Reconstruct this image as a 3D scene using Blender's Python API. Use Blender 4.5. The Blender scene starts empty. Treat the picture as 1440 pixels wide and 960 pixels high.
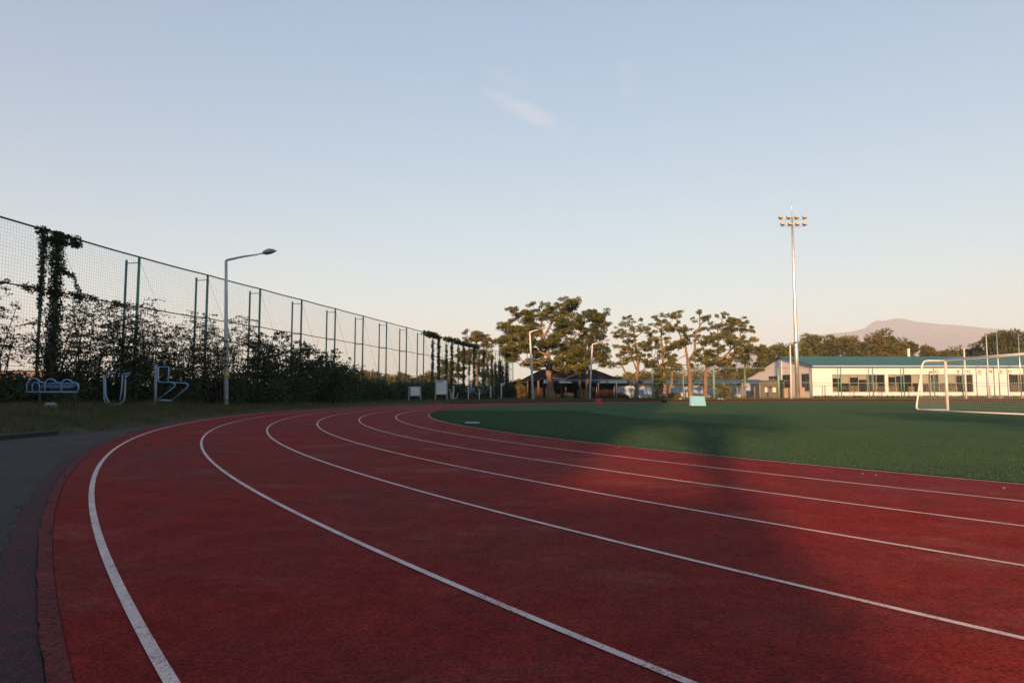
import bpy, bmesh, math, random
import numpy as np
from mathutils import Vector
R = math.radians
sc = bpy.context.scene

# ------------------------------------------------------------------ camera
CAM_H, FPX, PITCH = 0.86, 948.35, R(4.387)
cam_data = bpy.data.cameras.new('camera')
cam_data.sensor_width = 36.0
cam_data.lens = FPX / 1440.0 * 36.0
cam_data.clip_start, cam_data.clip_end = 0.05, 30000.0
cam = bpy.data.objects.new('camera', cam_data)
sc.collection.objects.link(cam)
cam.location = (0, 0, CAM_H)
cam.rotation_euler = (R(90) + PITCH, 0, 0)
sc.camera = cam

# ------------------------------------------------------------------ sky, sun, exposure
SUN_EL, SUN_AZ = 12.0, 14.0           # low sun behind the camera, light travelling 14 degrees to the right
world = bpy.data.worlds.new('World')
sc.world = world
world.use_nodes = True
wn, wl = world.node_tree.nodes, world.node_tree.links
wn.clear()
w_out = wn.new('ShaderNodeOutputWorld')
w_bg = wn.new('ShaderNodeBackground')
w_sky = wn.new('ShaderNodeTexSky')
w_sky.sky_type = 'NISHITA'
w_sky.sun_disc = False
w_sky.sun_elevation = R(SUN_EL)
w_sky.sun_rotation = R(180 + SUN_AZ)
w_sky.altitude = 0
w_sky.air_density = 1.0
w_sky.dust_density = 0.3
w_sky.ozone_density = 3.0
w_bg.inputs['Strength'].default_value = 0.065
# faint cirrus wisps, part of the sky
def wnode(t, **kw):
    n = wn.new(t)
    for k, v in kw.items(): setattr(n, k, v)
    return n
def wmath(op, a, b=None, clamp=False):
    n = wnode('ShaderNodeMath', operation=op); n.use_clamp = clamp
    for i, v in enumerate((a, b)):
        if v is None: continue
        if isinstance(v, (int, float)): n.inputs[i].default_value = v
        else: wl.new(v, n.inputs[i])
    return n.outputs[0]
w_tc = wnode('ShaderNodeTexCoord')
w_map = wnode('ShaderNodeMapping')
w_map.inputs['Rotation'].default_value = (0.0, R(28), 0.0)
w_map.inputs['Scale'].default_value = (7.0, 5.0, 60.0)
wl.new(w_tc.outputs['Generated'], w_map.inputs['Vector'])
w_no = wnode('ShaderNodeTexNoise')
w_no.inputs['Scale'].default_value = 1.1
w_no.inputs['Detail'].default_value = 6.0
w_no.inputs['Distortion'].default_value = 0.6
wl.new(w_map.outputs['Vector'], w_no.inputs['Vector'])
w_sep = wnode('ShaderNodeSeparateXYZ')
wl.new(w_tc.outputs['Generated'], w_sep.inputs[0])
def wisp(cx, cz, rx, rz, rot):
    dx = wmath('SUBTRACT', w_sep.outputs[0], cx); dz = wmath('SUBTRACT', w_sep.outputs[2], cz)
    c, s = math.cos(rot), math.sin(rot)
    u = wmath('ADD', wmath('MULTIPLY', dx, c / rx), wmath('MULTIPLY', dz, s / rx))
    v = wmath('ADD', wmath('MULTIPLY', dx, -s / rz), wmath('MULTIPLY', dz, c / rz))
    d = wmath('ADD', wmath('MULTIPLY', u, u), wmath('MULTIPLY', v, v))
    front = wmath('GREATER_THAN', w_sep.outputs[1], 0.0)
    return wmath('MULTIPLY', wmath('SUBTRACT', 1.0, d, True), front)
m1 = wisp(0.020, 0.394, 0.075, 0.014, R(-24))
m2 = wisp(-0.005, 0.432, 0.045, 0.010, R(-20))
m3 = wisp(0.155, 0.433, 0.045, 0.012, R(-82))
m = wmath('ADD', wmath('ADD', m1, wmath('MULTIPLY', m2, 0.45)), wmath('MULTIPLY', m3, 0.5))
cl = wmath('MULTIPLY', m, wmath('MULTIPLY', wmath('SUBTRACT', w_no.outputs['Fac'], 0.36, True), 2.2), True)
# colour of the evening sky: Nishita with a warm haze layer low down (anti-twilight belt)
# hazy evening air: a flatter fall of colour from zenith to horizon than in clear air, strongest in blue
w_srgb = wnode('ShaderNodeSeparateColor'); wl.new(w_sky.outputs[0], w_srgb.inputs[0])
w_crgb = wnode('ShaderNodeCombineColor')
for ch_, (g_, m_) in enumerate(((0.63, 2.76), (0.61, 2.86), (0.45, 3.48))):
    wl.new(wmath('MULTIPLY', wmath('POWER', w_srgb.outputs[ch_], g_), m_), w_crgb.inputs[ch_])
w_add = wnode('ShaderNodeMixRGB', blend_type='MIX')
w_add.inputs[2].default_value = (7.4, 6.8, 7.0, 1)
wl.new(wmath('MULTIPLY', cl, 0.5), w_add.inputs[0])
wl.new(w_crgb.outputs[0], w_add.inputs[1])
wl.new(w_add.outputs[0], w_bg.inputs['Color'])
wl.new(w_bg.outputs[0], w_out.inputs['Surface'])

sun_data = bpy.data.lights.new('sun', 'SUN')
sun_data.energy = 5.0
sun_data.angle = R(0.7)
sun_data.color = (1.0, 0.60, 0.31)
sun = bpy.data.objects.new('sun', sun_data)
sc.collection.objects.link(sun)
_d = Vector((math.sin(R(SUN_AZ)) * math.cos(R(SUN_EL)), math.cos(R(SUN_AZ)) * math.cos(R(SUN_EL)), -math.sin(R(SUN_EL))))
sun.rotation_euler = _d.to_track_quat('-Z', 'Y').to_euler()
sun.location = (-20, -120, 40)

sc.view_settings.view_transform = 'Standard'
sc.view_settings.look = 'None'
sc.view_settings.gamma = 1.0
sc.view_settings.use_curve_mapping = False
sc.view_settings.exposure = 0.9
sc.render.engine = 'CYCLES'
sc.cycles.use_denoising = True
sc.cycles.max_bounces = 6
sc.cycles.diffuse_bounces = 3
sc.cycles.glossy_bounces = 3
sc.cycles.transmission_bounces = 4
sc.cycles.transparent_max_bounces = 8
sc.cycles.volume_bounces = 2

# ------------------------------------------------------------------ helpers
COL = sc.collection
def ray(px, py):
    a = (px - 720) / FPX; b = (480 - py) / FPX
    return (a, math.cos(PITCH) - b * math.sin(PITCH), math.sin(PITCH) + b * math.cos(PITCH))
def at(px, py, Y):
    d = ray(px, py); t = Y / d[1]
    return (d[0] * t, Y, CAM_H + d[2] * t)
def px_m(Y): return Y / FPX              # metres that one photo pixel spans at depth Y

def tag(o, label=None, cat=None, group=None, kind=None):
    if label: o['label'] = label
    if cat: o['category'] = cat
    if group: o['group'] = group
    if kind: o['kind'] = kind
    return o
def empty(name, loc, label, cat, group=None, rz=0.0):
    o = bpy.data.objects.new(name, None); COL.objects.link(o)
    o.empty_display_size = 0.2
    o.location = loc; o.rotation_euler = (0, 0, rz)
    return tag(o, label, cat, group)

class MB:
    def __init__(s): s.v = []; s.f = []; s.sm = []
    def add(s, vs, fs, smooth=False):
        b = len(s.v); s.v += [tuple(v) for v in vs]
        for f in fs: s.f.append(tuple(b + i for i in f)); s.sm.append(smooth)
        return s
    def box(s, x0, x1, y0, y1, z0, z1):
        return s.add([(x0,y0,z0),(x1,y0,z0),(x1,y1,z0),(x0,y1,z0),(x0,y0,z1),(x1,y0,z1),(x1,y1,z1),(x0,y1,z1)],
                     [(0,3,2,1),(4,5,6,7),(0,1,5,4),(1,2,6,5),(2,3,7,6),(3,0,4,7)])
    def tube(s, pts, rad, n=8, cap=True):
        pts = [Vector(p) for p in pts]
        if not hasattr(rad, '__len__'): rad = [rad] * len(pts)
        rings = []; prev = None
        for i, p in enumerate(pts):
            t = (pts[min(i+1, len(pts)-1)] - pts[max(i-1, 0)])
            t = t.normalized() if t.length > 1e-9 else Vector((0, 0, 1))
            if prev is None:
                a = Vector((1, 0, 0)) if abs(t.x) < 0.8 else Vector((0, 1, 0))
                u = t.cross(a).normalized()
            else:
                u = prev - t * prev.dot(t)
                u = u.normalized() if u.length > 1e-6 else t.orthogonal().normalized()
            prev = u; w = t.cross(u)
            rings.append([p + (u * math.cos(2*math.pi*k/n) + w * math.sin(2*math.pi*k/n)) * rad[i] for k in range(n)])
        vs = [q for r in rings for q in r]; fs = []
        for i in range(len(pts) - 1):
            for k in range(n):
                fs.append((i*n+k, i*n+(k+1)%n, (i+1)*n+(k+1)%n, (i+1)*n+k))
        s.add(vs, fs, n > 4)
        if cap:
            b = len(s.v) - len(vs)
            s.f.append(tuple(b + k for k in reversed(range(n)))); s.sm.append(False)
            s.f.append(tuple(b + (len(pts)-1)*n + k for k in range(n))); s.sm.append(False)
        return s
    def build(s, name, mat, parent=None):
        me = bpy.data.meshes.new(name)
        me.from_pydata(s.v, [], s.f)
        me.polygons.foreach_set('use_smooth', s.sm)
        if mat: me.materials.append(mat)
        me.update()
        o = bpy.data.objects.new(name, me); COL.objects.link(o)
        if parent: o.parent = parent
        return o

def poly_mesh(name, verts, nper, mat, parent=None, smooth=False):
    """verts: (N, nper, 3) array, one face per row"""
    verts = np.ascontiguousarray(verts, dtype=np.float32)
    N = verts.shape[0]
    me = bpy.data.meshes.new(name)
    me.vertices.add(N * nper); me.vertices.foreach_set('co', verts.reshape(-1))
    me.loops.add(N * nper); me.loops.foreach_set('vertex_index', np.arange(N * nper, dtype=np.int32))
    me.polygons.add(N)
    me.polygons.foreach_set('loop_start', np.arange(0, N * nper, nper, dtype=np.int32))
    me.polygons.foreach_set('loop_total', np.full(N, nper, dtype=np.int32))
    me.materials.append(mat)
    me.update(calc_edges=True)
    o = bpy.data.objects.new(name, me); COL.objects.link(o)
    if parent: o.parent = parent
    return o

def copy_tree(o, parent=None):
    c = o.copy(); COL.objects.link(c); c.parent = parent
    for ch in list(o.children): copy_tree(ch, c)
    return c

# ------------------------------------------------------------------ materials
class NT:
    def __init__(s, name):
        s.m = bpy.data.materials.new(name); s.m.use_nodes = True
        s.n, s.l = s.m.node_tree.nodes, s.m.node_tree.links
        s.n.clear()
        s.out = s.n.new('ShaderNodeOutputMaterial'); s.b = s.n.new('ShaderNodeBsdfPrincipled')
        s.l.new(s.b.outputs[0], s.out.inputs['Surface'])
        s.geo = s.n.new('ShaderNodeNewGeometry')
    def put(s, sock, v):
        if isinstance(v, (int, float)): sock.default_value = v
        elif isinstance(v, tuple): sock.default_value = v if len(v) == 4 or sock.type == 'VECTOR' else (*v, 1)
        else: s.l.new(v, sock)
    def noise(s, scale, detail=4, rough=0.55, vec=None, dist=0.0):
        n = s.n.new('ShaderNodeTexNoise'); n.inputs['Scale'].default_value = scale
        n.inputs['Detail'].default_value = detail; n.inputs['Roughness'].default_value = rough
        n.inputs['Distortion'].default_value = dist
        s.l.new(vec or s.geo.outputs['Position'], n.inputs['Vector']); return n.outputs['Fac']
    def voro(s, scale, vec=None, out='Distance'):
        n = s.n.new('ShaderNodeTexVoronoi'); n.inputs['Scale'].default_value = scale
        s.l.new(vec or s.geo.outputs['Position'], n.inputs['Vector']); return n.outputs[out]
    def ramp(s, fac, stops):
        n = s.n.new('ShaderNodeValToRGB'); e = n.color_ramp.elements
        while len(e) < len(stops): e.new(0.5)
        for i, (p, c) in enumerate(stops):
            e[i].position = p; e[i].color = (*c, 1) if isinstance(c, tuple) else (c, c, c, 1)
        s.l.new(fac, n.inputs[0]); return n.outputs['Color']
    def mix(s, fac, a, b, blend='MIX'):
        n = s.n.new('ShaderNodeMixRGB'); n.blend_type = blend
        s.put(n.inputs[0], fac); s.put(n.inputs[1], a); s.put(n.inputs[2], b); return n.outputs[0]
    def math(s, op, a, b=0.0, clamp=False):
        n = s.n.new('ShaderNodeMath'); n.operation = op; n.use_clamp = clamp
        s.put(n.inputs[0], a); s.put(n.inputs[1], b); return n.outputs[0]
    def bump(s, h, strength=0.4, dist=0.01):
        n = s.n.new('ShaderNodeBump'); n.inputs['Strength'].default_value = strength
        n.inputs['Distance'].default_value = dist
        s.l.new(h, n.inputs['Height']); s.l.new(n.outputs[0], s.b.inputs['Normal']); return n
    def scaled(s, sx, sy, sz):
        n = s.n.new('ShaderNodeMapping'); n.inputs['Scale'].default_value = (sx, sy, sz)
        s.l.new(s.geo.outputs['Position'], n.inputs['Vector']); return n.outputs[0]
    def col(s, v): s.put(s.b.inputs['Base Color'], v); return s
    def rough(s, v): s.put(s.b.inputs['Roughness'], v); return s
    def spec(s, v): s.b.inputs['Specular IOR Level'].default_value = v; return s

def plain(name, c, rough=0.6, var=0.15, scale=3.0, metal=0.0, bump=0.0, bscale=40.0, spec=0.4):
    t = NT(name)
    f = t.noise(scale, 5)
    lo = tuple(x * (1 - var) for x in c); hi = tuple(min(1, x * (1 + var)) for x in c)
    t.col(t.ramp(f, [(0.3, lo), (0.7, hi)])); t.rough(rough); t.spec(spec)
    t.b.inputs['Metallic'].default_value = metal
    if bump: t.bump(t.noise(bscale, 4), bump, 0.01)
    return t.m

def leafmat(name, stops, scale=0.9, fine=9.0, trans=0.25):
    t = NT(name)
    f = t.math('ADD', t.math('MULTIPLY', t.noise(scale, 3), 0.6), t.math('MULTIPLY', t.noise(fine, 2), 0.4))
    c = t.ramp(f, stops)
    t.col(c); t.rough(0.65); t.spec(0.25)
    tr = t.n.new('ShaderNodeBsdfTranslucent'); t.l.new(c, tr.inputs[0])
    mx = t.n.new('ShaderNodeMixShader'); mx.inputs[0].default_value = trans
    t.l.new(t.b.outputs[0], mx.inputs[1]); t.l.new(tr.outputs[0], mx.inputs[2])
    t.l.new(mx.outputs[0], t.out.inputs['Surface'])
    return t.m

M = {}
# running track: granular red polyurethane, worn and stained
t = NT('red_track')
big = t.noise(0.35, 5, 0.6, dist=0.5); mid = t.noise(2.2, 5, 0.65); grain = t.noise(62, 5, 0.75); g2 = t.noise(190, 2, 0.5)
c = t.ramp(mid, [(0.25, (0.215, 0.017, 0.016)), (0.55, (0.280, 0.026, 0.022)), (0.8, (0.320, 0.042, 0.036))])
c = t.mix(t.ramp(big, [(0.42, 0.0), (0.68, 0.8)]), c, (0.165, 0.045, 0.041))
c = t.mix(t.ramp(t.noise(1.1, 6, 0.75, t.scaled(1.0, 0.55, 1.0)), [(0.55, 0.0), (0.72, 0.7)]), c, (0.100, 0.038, 0.036))
pale = t.ramp(t.noise(0.55, 4, 0.7, t.scaled(1.0, 1.6, 1.0)), [(0.54, 0.0), (0.70, 0.65)])
c = t.mix(pale, c, (0.30, 0.10, 0.09))
dots = t.ramp(grain, [(0.36, 0.0), (0.60, 1.0)])
mot = t.ramp(t.math('ADD', t.math('MULTIPLY', t.noise(14, 5, 0.7), 0.6), t.math('MULTIPLY', t.noise(3.1, 6, 0.75, None, 0.8), 0.4)), [(0.34, 0.58), (0.66, 1.3)])
c = t.mix(1.0, c, mot, 'MULTIPLY')
c = t.mix(dots, t.mix(1.0, c, (0.30, 0.34, 0.36), 'MULTIPLY'), t.mix(1.0, c, (1.14, 1.10, 1.06), 'MULTIPLY'))
c = t.mix(t.ramp(g2, [(0.56, 0.0), (0.70, 0.6)]), c, (0.38, 0.05, 0.035))
t.col(c); t.rough(0.85); t.spec(0.04)
t.bump(t.math('ADD', grain, t.math('MULTIPLY', g2, 0.4)), 1.0, 0.011)
M['track'] = t.m
# painted line, worn through to the red in specks
t = NT('line_paint')
sp = t.ramp(t.math('ADD', t.math('MULTIPLY', t.noise(130, 3, 0.7), 0.75), t.math('MULTIPLY', t.noise(3.0, 3), 0.25)), [(0.40, 0.0), (0.48, 1.0)])
t.col(t.mix(sp, (0.20, 0.06, 0.055), t.ramp(t.noise(5, 4), [(0.3, (0.50, 0.385, 0.345)), (0.7, (0.66, 0.52, 0.465))])))
t.rough(0.7); t.bump(t.noise(150, 2), 0.6, 0.005)
M['line'] = t.m
t = NT('asphalt')
a = t.ramp(t.noise(0.8, 6), [(0.3, (0.030, 0.025, 0.022)), (0.7, (0.052, 0.042, 0.037))])
st = t.ramp(t.noise(75, 4, 0.75), [(0.50, 0.0), (0.66, 0.9)])
t.col(t.mix(st, a, (0.125, 0.11, 0.105))); t.rough(0.85); t.spec(0.12); t.bump(t.noise(75, 4, 0.75), 1.0, 0.010)
M['asphalt'] = t.m
t = NT('stained_asphalt')
a = t.ramp(t.noise(3.5, 5, 0.7), [(0.35, (0.030, 0.022, 0.024)), (0.65, (0.080, 0.020, 0.022))])
st = t.ramp(t.noise(170, 2), [(0.5, 0.0), (0.75, 0.8)])
t.col(t.mix(st, a, (0.14, 0.085, 0.085))); t.rough(0.9); t.spec(0.1); t.bump(t.noise(140, 3), 0.8, 0.006)
M['asphalt_red'] = t.m
t = NT('worn_red_edge')
a = t.ramp(t.noise(6, 5, 0.7), [(0.3, (0.085, 0.020, 0.018)), (0.55, (0.16, 0.030, 0.028)), (0.8, (0.20, 0.05, 0.045))])
pits = t.ramp(t.noise(45, 4, 0.7), [(0.42, 0.0), (0.50, 1.0)])
t.col(t.mix(pits, (0.03, 0.02, 0.018), a)); t.rough(0.9); t.spec(0.08); t.bump(t.noise(60, 4), 0.8, 0.008)
M['red_edge'] = t.m
# artificial turf
t = NT('turf')
a = t.ramp(t.noise(0.5, 5), [(0.3, (0.056, 0.104, 0.042)), (0.7, (0.076, 0.136, 0.056))])
fi = t.ramp(t.noise(60, 3, 0.7), [(0.3, 0.45), (0.7, 1.15)])
t.col(t.mix(1.0, a, fi, 'MULTIPLY')); t.rough(0.95); t.spec(0.03); t.bump(t.noise(90, 3, 0.7), 0.9, 0.02)
M['turf'] = t.m
M['turf_blade'] = leafmat('turf_blade', [(0.3, (0.032, 0.067, 0.030)), (0.6, (0.044, 0.085, 0.038)), (0.9, (0.066, 0.096, 0.042))], 1.5, 25, 0.2)
t = NT('verge_soil')
a = t.ramp(t.noise(1.3, 6, 0.65), [(0.3, (0.030, 0.036, 0.016)), (0.55, (0.052, 0.058, 0.024)), (0.75, (0.095, 0.075, 0.040))])
t.col(a); t.rough(0.95); t.spec(0.1); t.bump(t.noise(18, 5, 0.7), 0.9, 0.05)
M['verge'] = t.m
t = NT('bare_earth')
a = t.ramp(t.noise(2.0, 6, 0.65), [(0.3, (0.10, 0.058, 0.030)), (0.7, (0.20, 0.12, 0.065))])
t.col(a); t.rough(0.95); t.spec(0.1); t.bump(t.noise(25, 5, 0.7), 0.8, 0.03)
M['earth'] = t.m
t = NT('field_ground')
a = t.ramp(t.noise(0.05, 6, 0.65), [(0.3, (0.040, 0.046, 0.022)), (0.7, (0.085, 0.072, 0.040))])
t.col(a); t.rough(0.95); t.spec(0.1)
M['ground'] = t.m
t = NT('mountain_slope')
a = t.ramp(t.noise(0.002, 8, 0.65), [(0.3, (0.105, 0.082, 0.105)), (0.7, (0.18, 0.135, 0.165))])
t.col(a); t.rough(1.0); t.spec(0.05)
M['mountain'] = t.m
M['grass'] = leafmat('grass_blade', [(0.3, (0.042, 0.046, 0.018)), (0.5, (0.078, 0.074, 0.028)), (0.7, (0.16, 0.12, 0.055))], 0.7, 6, 0.3)
M['pine'] = leafmat('pine_needle', [(0.36, (0.026, 0.038, 0.010)), (0.53, (0.095, 0.092, 0.018)), (0.67, (0.22, 0.158, 0.028))], 0.8, 5, 0.1)
M['pine_dark'] = leafmat('dark_pine_needle', [(0.36, (0.019, 0.030, 0.009)), (0.53, (0.062, 0.066, 0.016)), (0.67, (0.165, 0.122, 0.024))], 0.8, 5, 0.1)
M['autumn'] = leafmat('olive_brown_leaf', [(0.34, (0.055, 0.052, 0.014)), (0.52, (0.11, 0.088, 0.022)), (0.68, (0.18, 0.115, 0.032))], 0.4, 3, 0.25)
M['shrub'] = leafmat('shrub_leaf', [(0.30, (0.022, 0.031, 0.012)), (0.55, (0.044, 0.055, 0.019)), (0.80, (0.085, 0.070, 0.024))], 1.0, 8, 0.2)
M['ivy'] = leafmat('ivy_leaf', [(0.30, (0.016, 0.028, 0.009)), (0.55, (0.034, 0.048, 0.015)), (0.80, (0.060, 0.060, 0.02))], 1.2, 10, 0.2)
t = NT('pine_bark')
a = t.ramp(t.noise(5, 6, 0.7, t.scaled(1.5, 1.5, 0.5)), [(0.3, (0.080, 0.052, 0.036)), (0.55, (0.20, 0.128, 0.083)), (0.75, (0.31, 0.21, 0.14))])
t.col(a); t.rough(0.9); t.spec(0.15); t.bump(t.noise(9, 6, 0.7, t.scaled(2, 2, 0.6)), 1.0, 0.06)
M['bark'] = t.m
M['twig'] = plain('twig_bark', (0.045, 0.035, 0.026), 0.9, 0.3, 8)
M['green_pole'] = plain('green_pole_paint', (0.095, 0.185, 0.150), 0.5, 0.25, 1.5, 0.0)
M['green_pale'] = plain('pale_green_paint', (0.13, 0.19, 0.13), 0.5, 0.2, 1.5)
M['cable'] = plain('dark_rope', (0.020, 0.022, 0.022), 0.8, 0.2, 20)
M['net'] = plain('net_cord', (0.09, 0.095, 0.09), 0.8, 0.1, 5)
M['white_net'] = plain('white_net_cord', (0.42, 0.42, 0.40), 0.8, 0.1, 5)
M['white_paint'] = plain('white_metal_paint', (0.56, 0.54, 0.52), 0.42, 0.08, 2.0)
M['lamp_white'] = plain('lamp_post_paint', (0.48, 0.46, 0.46), 0.45, 0.12, 2.0)
M['lamp_grey'] = plain('lamp_head_metal', (0.30, 0.26, 0.24), 0.45, 0.12, 5.0, 0.3)
M['yellow'] = plain('yellow_sticker', (0.65, 0.42, 0.05), 0.6, 0.1)
M['steel'] = plain('galvanised_steel', (0.52, 0.49, 0.45), 0.33, 0.12, 2.5, 0.7)
M['flood'] = plain('floodlight_housing', (0.30, 0.27, 0.24), 0.5, 0.15, 4)
t = NT('floodlight_glass'); t.col((0.42, 0.33, 0.22)); t.rough(0.3); M['flood_glass'] = t.m
M['blue_tube'] = plain('blue_tube_paint', (0.22, 0.36, 0.60), 0.4, 0.12, 6)
M['grey_post'] = plain('grey_post_paint', (0.26, 0.25, 0.25), 0.5, 0.15, 4)
M['black'] = plain('black_plastic', (0.014, 0.014, 0.015), 0.5, 0.2, 6)
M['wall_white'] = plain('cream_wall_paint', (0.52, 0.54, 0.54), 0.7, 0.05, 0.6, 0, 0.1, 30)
M['wall_gable'] = plain('brightened_gable_wall', (0.80, 0.66, 0.60), 0.7, 0.05, 0.6)  # front wall's white, made lighter and pinker to lift the shaded gable
t = NT('teal_roof')
a = t.ramp(t.noise(0.35, 5), [(0.3, (0.026, 0.105, 0.082)), (0.7, (0.037, 0.130, 0.100))])
wv = t.n.new('ShaderNodeTexWave'); wv.inputs['Scale'].default_value = 1.6; wv.bands_direction = 'X'
t.l.new(t.geo.outputs['Position'], wv.inputs['Vector'])
t.col(a); t.rough(0.6); t.spec(0.15); t.bump(wv.outputs['Fac'], 0.35, 0.05)
M['roof_teal'] = t.m
M['roof_blue'] = plain('blue_fascia', (0.035, 0.095, 0.19), 0.45, 0.15, 1.0)
M['roof_dark'] = plain('dark_shingle', (0.019, 0.013, 0.011), 0.9, 0.3, 2.5, 0, 0.6, 12, 0.08)  # dark brown shingle, deepened further to carry the tree shade on the pavilion
M['brown_wall'] = plain('brown_cladding', (0.075, 0.050, 0.040), 0.7, 0.2, 2)
M['shaded_wood'] = plain('shade_darkened_wood', (0.024, 0.014, 0.010), 0.8, 0.3, 3, spec=0.1)  # pavilion wood, with the shade under the tree put into its colour
M['tan'] = plain('tan_panel', (0.27, 0.20, 0.14), 0.7, 0.1, 2)
M['grey_brown'] = plain('grey_brown_panel', (0.085, 0.070, 0.064), 0.7, 0.1, 1.5)
t = NT('window_glass'); t.col((0.030, 0.034, 0.034)); t.rough(0.08); t.spec(0.6); M['glass'] = t.m
M['blind'] = plain('cream_blind', (0.50, 0.45, 0.38), 0.8, 0.06, 3)
M['frame'] = plain('window_frame_metal', (0.30, 0.26, 0.22), 0.5, 0.1, 3)
M['awning_blue'] = plain('blue_awning_sheet', (0.030, 0.070, 0.145), 0.5, 0.2, 0.6, spec=0.2)
M['pale_blue'] = plain('pale_blue_panel', (0.24, 0.30, 0.40), 0.6, 0.15, 0.6)
M['sign_white'] = plain('white_sign_sheet', (0.62, 0.62, 0.60), 0.5, 0.05, 3)
M['sign_ink'] = plain('grey_print', (0.22, 0.22, 0.23), 0.7, 0.1, 4)
M['sign_blue'] = plain('blue_print', (0.05, 0.11, 0.28), 0.6, 0.1, 4)
M['letter'] = plain('dark_letter', (0.09, 0.08, 0.075), 0.6, 0.1, 4)
M['red_box'] = plain('red_plastic', (0.62, 0.05, 0.035), 0.5, 0.1, 4)
M['cyan'] = plain('light_blue_board', (0.15, 0.34, 0.44), 0.5, 0.06, 3)
M['orange'] = plain('orange_plastic', (0.34, 0.060, 0.024), 0.5, 0.1, 5)
M['reflective'] = plain('white_reflective', (0.55, 0.54, 0.52), 0.5, 0.05, 5)
M['concrete'] = plain('concrete', (0.26, 0.25, 0.24), 0.85, 0.2, 3, 0, 0.4, 30)
M['dark_kerb'] = plain('dark_kerb_stone', (0.018, 0.017, 0.016), 0.9, 0.3, 4, 0, 0.6, 25)
M['skin'] = plain('skin', (0.50, 0.30, 0.22), 0.6, 0.05, 8)
M['jacket'] = plain('blue_jacket_cloth', (0.05, 0.19, 0.42), 0.8, 0.15, 8)
M['trousers'] = plain('maroon_trouser_cloth', (0.14, 0.03, 0.035), 0.85, 0.15, 8)
M['cap'] = plain('white_cap_cloth', (0.72, 0.70, 0.68), 0.8, 0.05, 8)
M['orange_roof'] = plain('terracotta_wall', (0.26, 0.15, 0.10), 0.8, 0.15, 0.4)

# ------------------------------------------------------------------ ground, track, turf
CX, CY, RIN, LANE = 37.85, 31.46, 41.40, 1.22
X_END = 170.0
def path(r, th0=90.0, th1=270.0, step=0.6):
    """points at offset r: far straight -> bend -> near straight"""
    p = []
    if th0 <= 90.0: p.append((X_END, CY + r, 90.0)); p.append((CX + 40, CY + r, 90.0))
    n = int((th1 - th0) / step)
    for i in range(n + 1):
        a = th0 + (th1 - th0) * i / n
        p.append((CX + r * math.cos(R(a)), CY + r * math.sin(R(a)), a))
    if th1 >= 270.0: p.append((CX + 40, CY - r, 270.0)); p.append((X_END, CY - r, 270.0))
    return p
def band(name, r0, r1, z, mat, th0=90.0, th1=270.0, step=0.6, parent=None, rag=0.0):
    a, b = path(r0, th0, th1, step), path(r1, th0, th1, step)
    if rag:
        rr_ = random.Random(name); w1 = 0.0; nb = []
        for q in b:
            w1 = 0.55 * w1 + 0.45 * rr_.uniform(-1, 1) * rag
            nb.append((q[0] + w1 * math.cos(R(q[2])), q[1] + w1 * math.sin(R(q[2])), q[2]))
        b = nb
    m = MB()
    vs = [(p[0], p[1], z) for p in a] + [(p[0], p[1], z) for p in b]
    n = len(a)
    m.add(vs, [(i, i + 1, n + i + 1, n + i) for i in range(n - 1)])
    return m.build(name, mat, parent)
g = MB(); G = 5000.0
g.add([(-9000, -250, -0.06), (12400, -250, -0.06), (12400, 8200, -0.06), (-9000, 8200, -0.06)], [(0, 1, 2, 3)])
tag(g.build('ground', M['ground']), 'flat dry ground stretching to the horizon', 'ground', kind='structure')
track = tag(band('running_track', RIN - 0.05, 48.95, 0.0, M['track']), 'red six lane running track sweeping round the bend', 'track', kind='structure')
for k in range(1, 8):
    r = RIN + (7 - k) * LANE
    w = 0.021 if k == 1 else 0.018
    o = band('lane_line', r - w, r + w, 0.004, M['line'], parent=track, step=0.4)
tag(band('track_edge', 48.952, 49.02, 0.004, M['red_edge'], 170, 270, 0.12, rag=0.012), 'worn red edging along the outside of the track', 'edging', kind='structure')
tag(band('stained_strip', 49.02, 49.16, -0.003, M['asphalt_red'], 165, 270, 0.15, rag=0.05), 'red stained asphalt strip beside the track', 'strip', kind='structure')
tag(band('asphalt_apron', 48.96, 66.0, -0.008, M['asphalt'], 165, 270), 'dark asphalt apron outside the bend', 'asphalt', kind='structure')
# turf infield
p = path(RIN - 0.035)
g = MB(); g.add([(q[0], q[1], 0.010) for q in p] + [(X_END, CY, 0.010)], [tuple(range(len(p) + 1))])
turf = tag(g.build('turf_field', M['turf']), 'dark green artificial turf infield', 'turf', kind='structure')

def verge_in(th):
    c = abs(math.cos(R(th)))
    return max(49.36, 47.35 / c) if th > 180 else 49.36
def sstep(a, b, x):
    t = min(1.0, max(0.0, (x - a) / (b - a))); return t * t * (3 - 2 * t)
def verge_z(x, y, d):
    """verge height: soft lip by the track, a low bank on the near left"""
    lip = 0.09 * sstep(0.0, 0.35, d)
    bank = 0.22 * sstep(1.2, 4.6, d) * (1 - sstep(31.0, 37.0, y)) * (1 if x < 0 else 0)
    return -0.004 + lip + bank + 0.012 * math.sin(x * 1.3 + y * 0.7) * sstep(0.2, 1, d)
rows = [0.0, 0.12, 0.35, 0.8, 1.4, 2.2, 3.0, 3.8, 4.8, 6, 9, 15, 30, 70]
vs, ths = [], []
cols = [(X_END, None), (110, None), (75, None)] + [(None, 90 + 0.8 * i) for i in range(int(135 / 0.8) + 1)]
for xx, th in cols:
    for d in rows:
        if th is None:
            x, y = xx, CY + 49.36 + d
        else:
            r = verge_in(th) + d
            x, y = CX + r * math.cos(R(th)), CY + r * math.sin(R(th))
        vs.append((x, y, verge_z(x, y, d)))
nr = len(rows); fs = []
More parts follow.
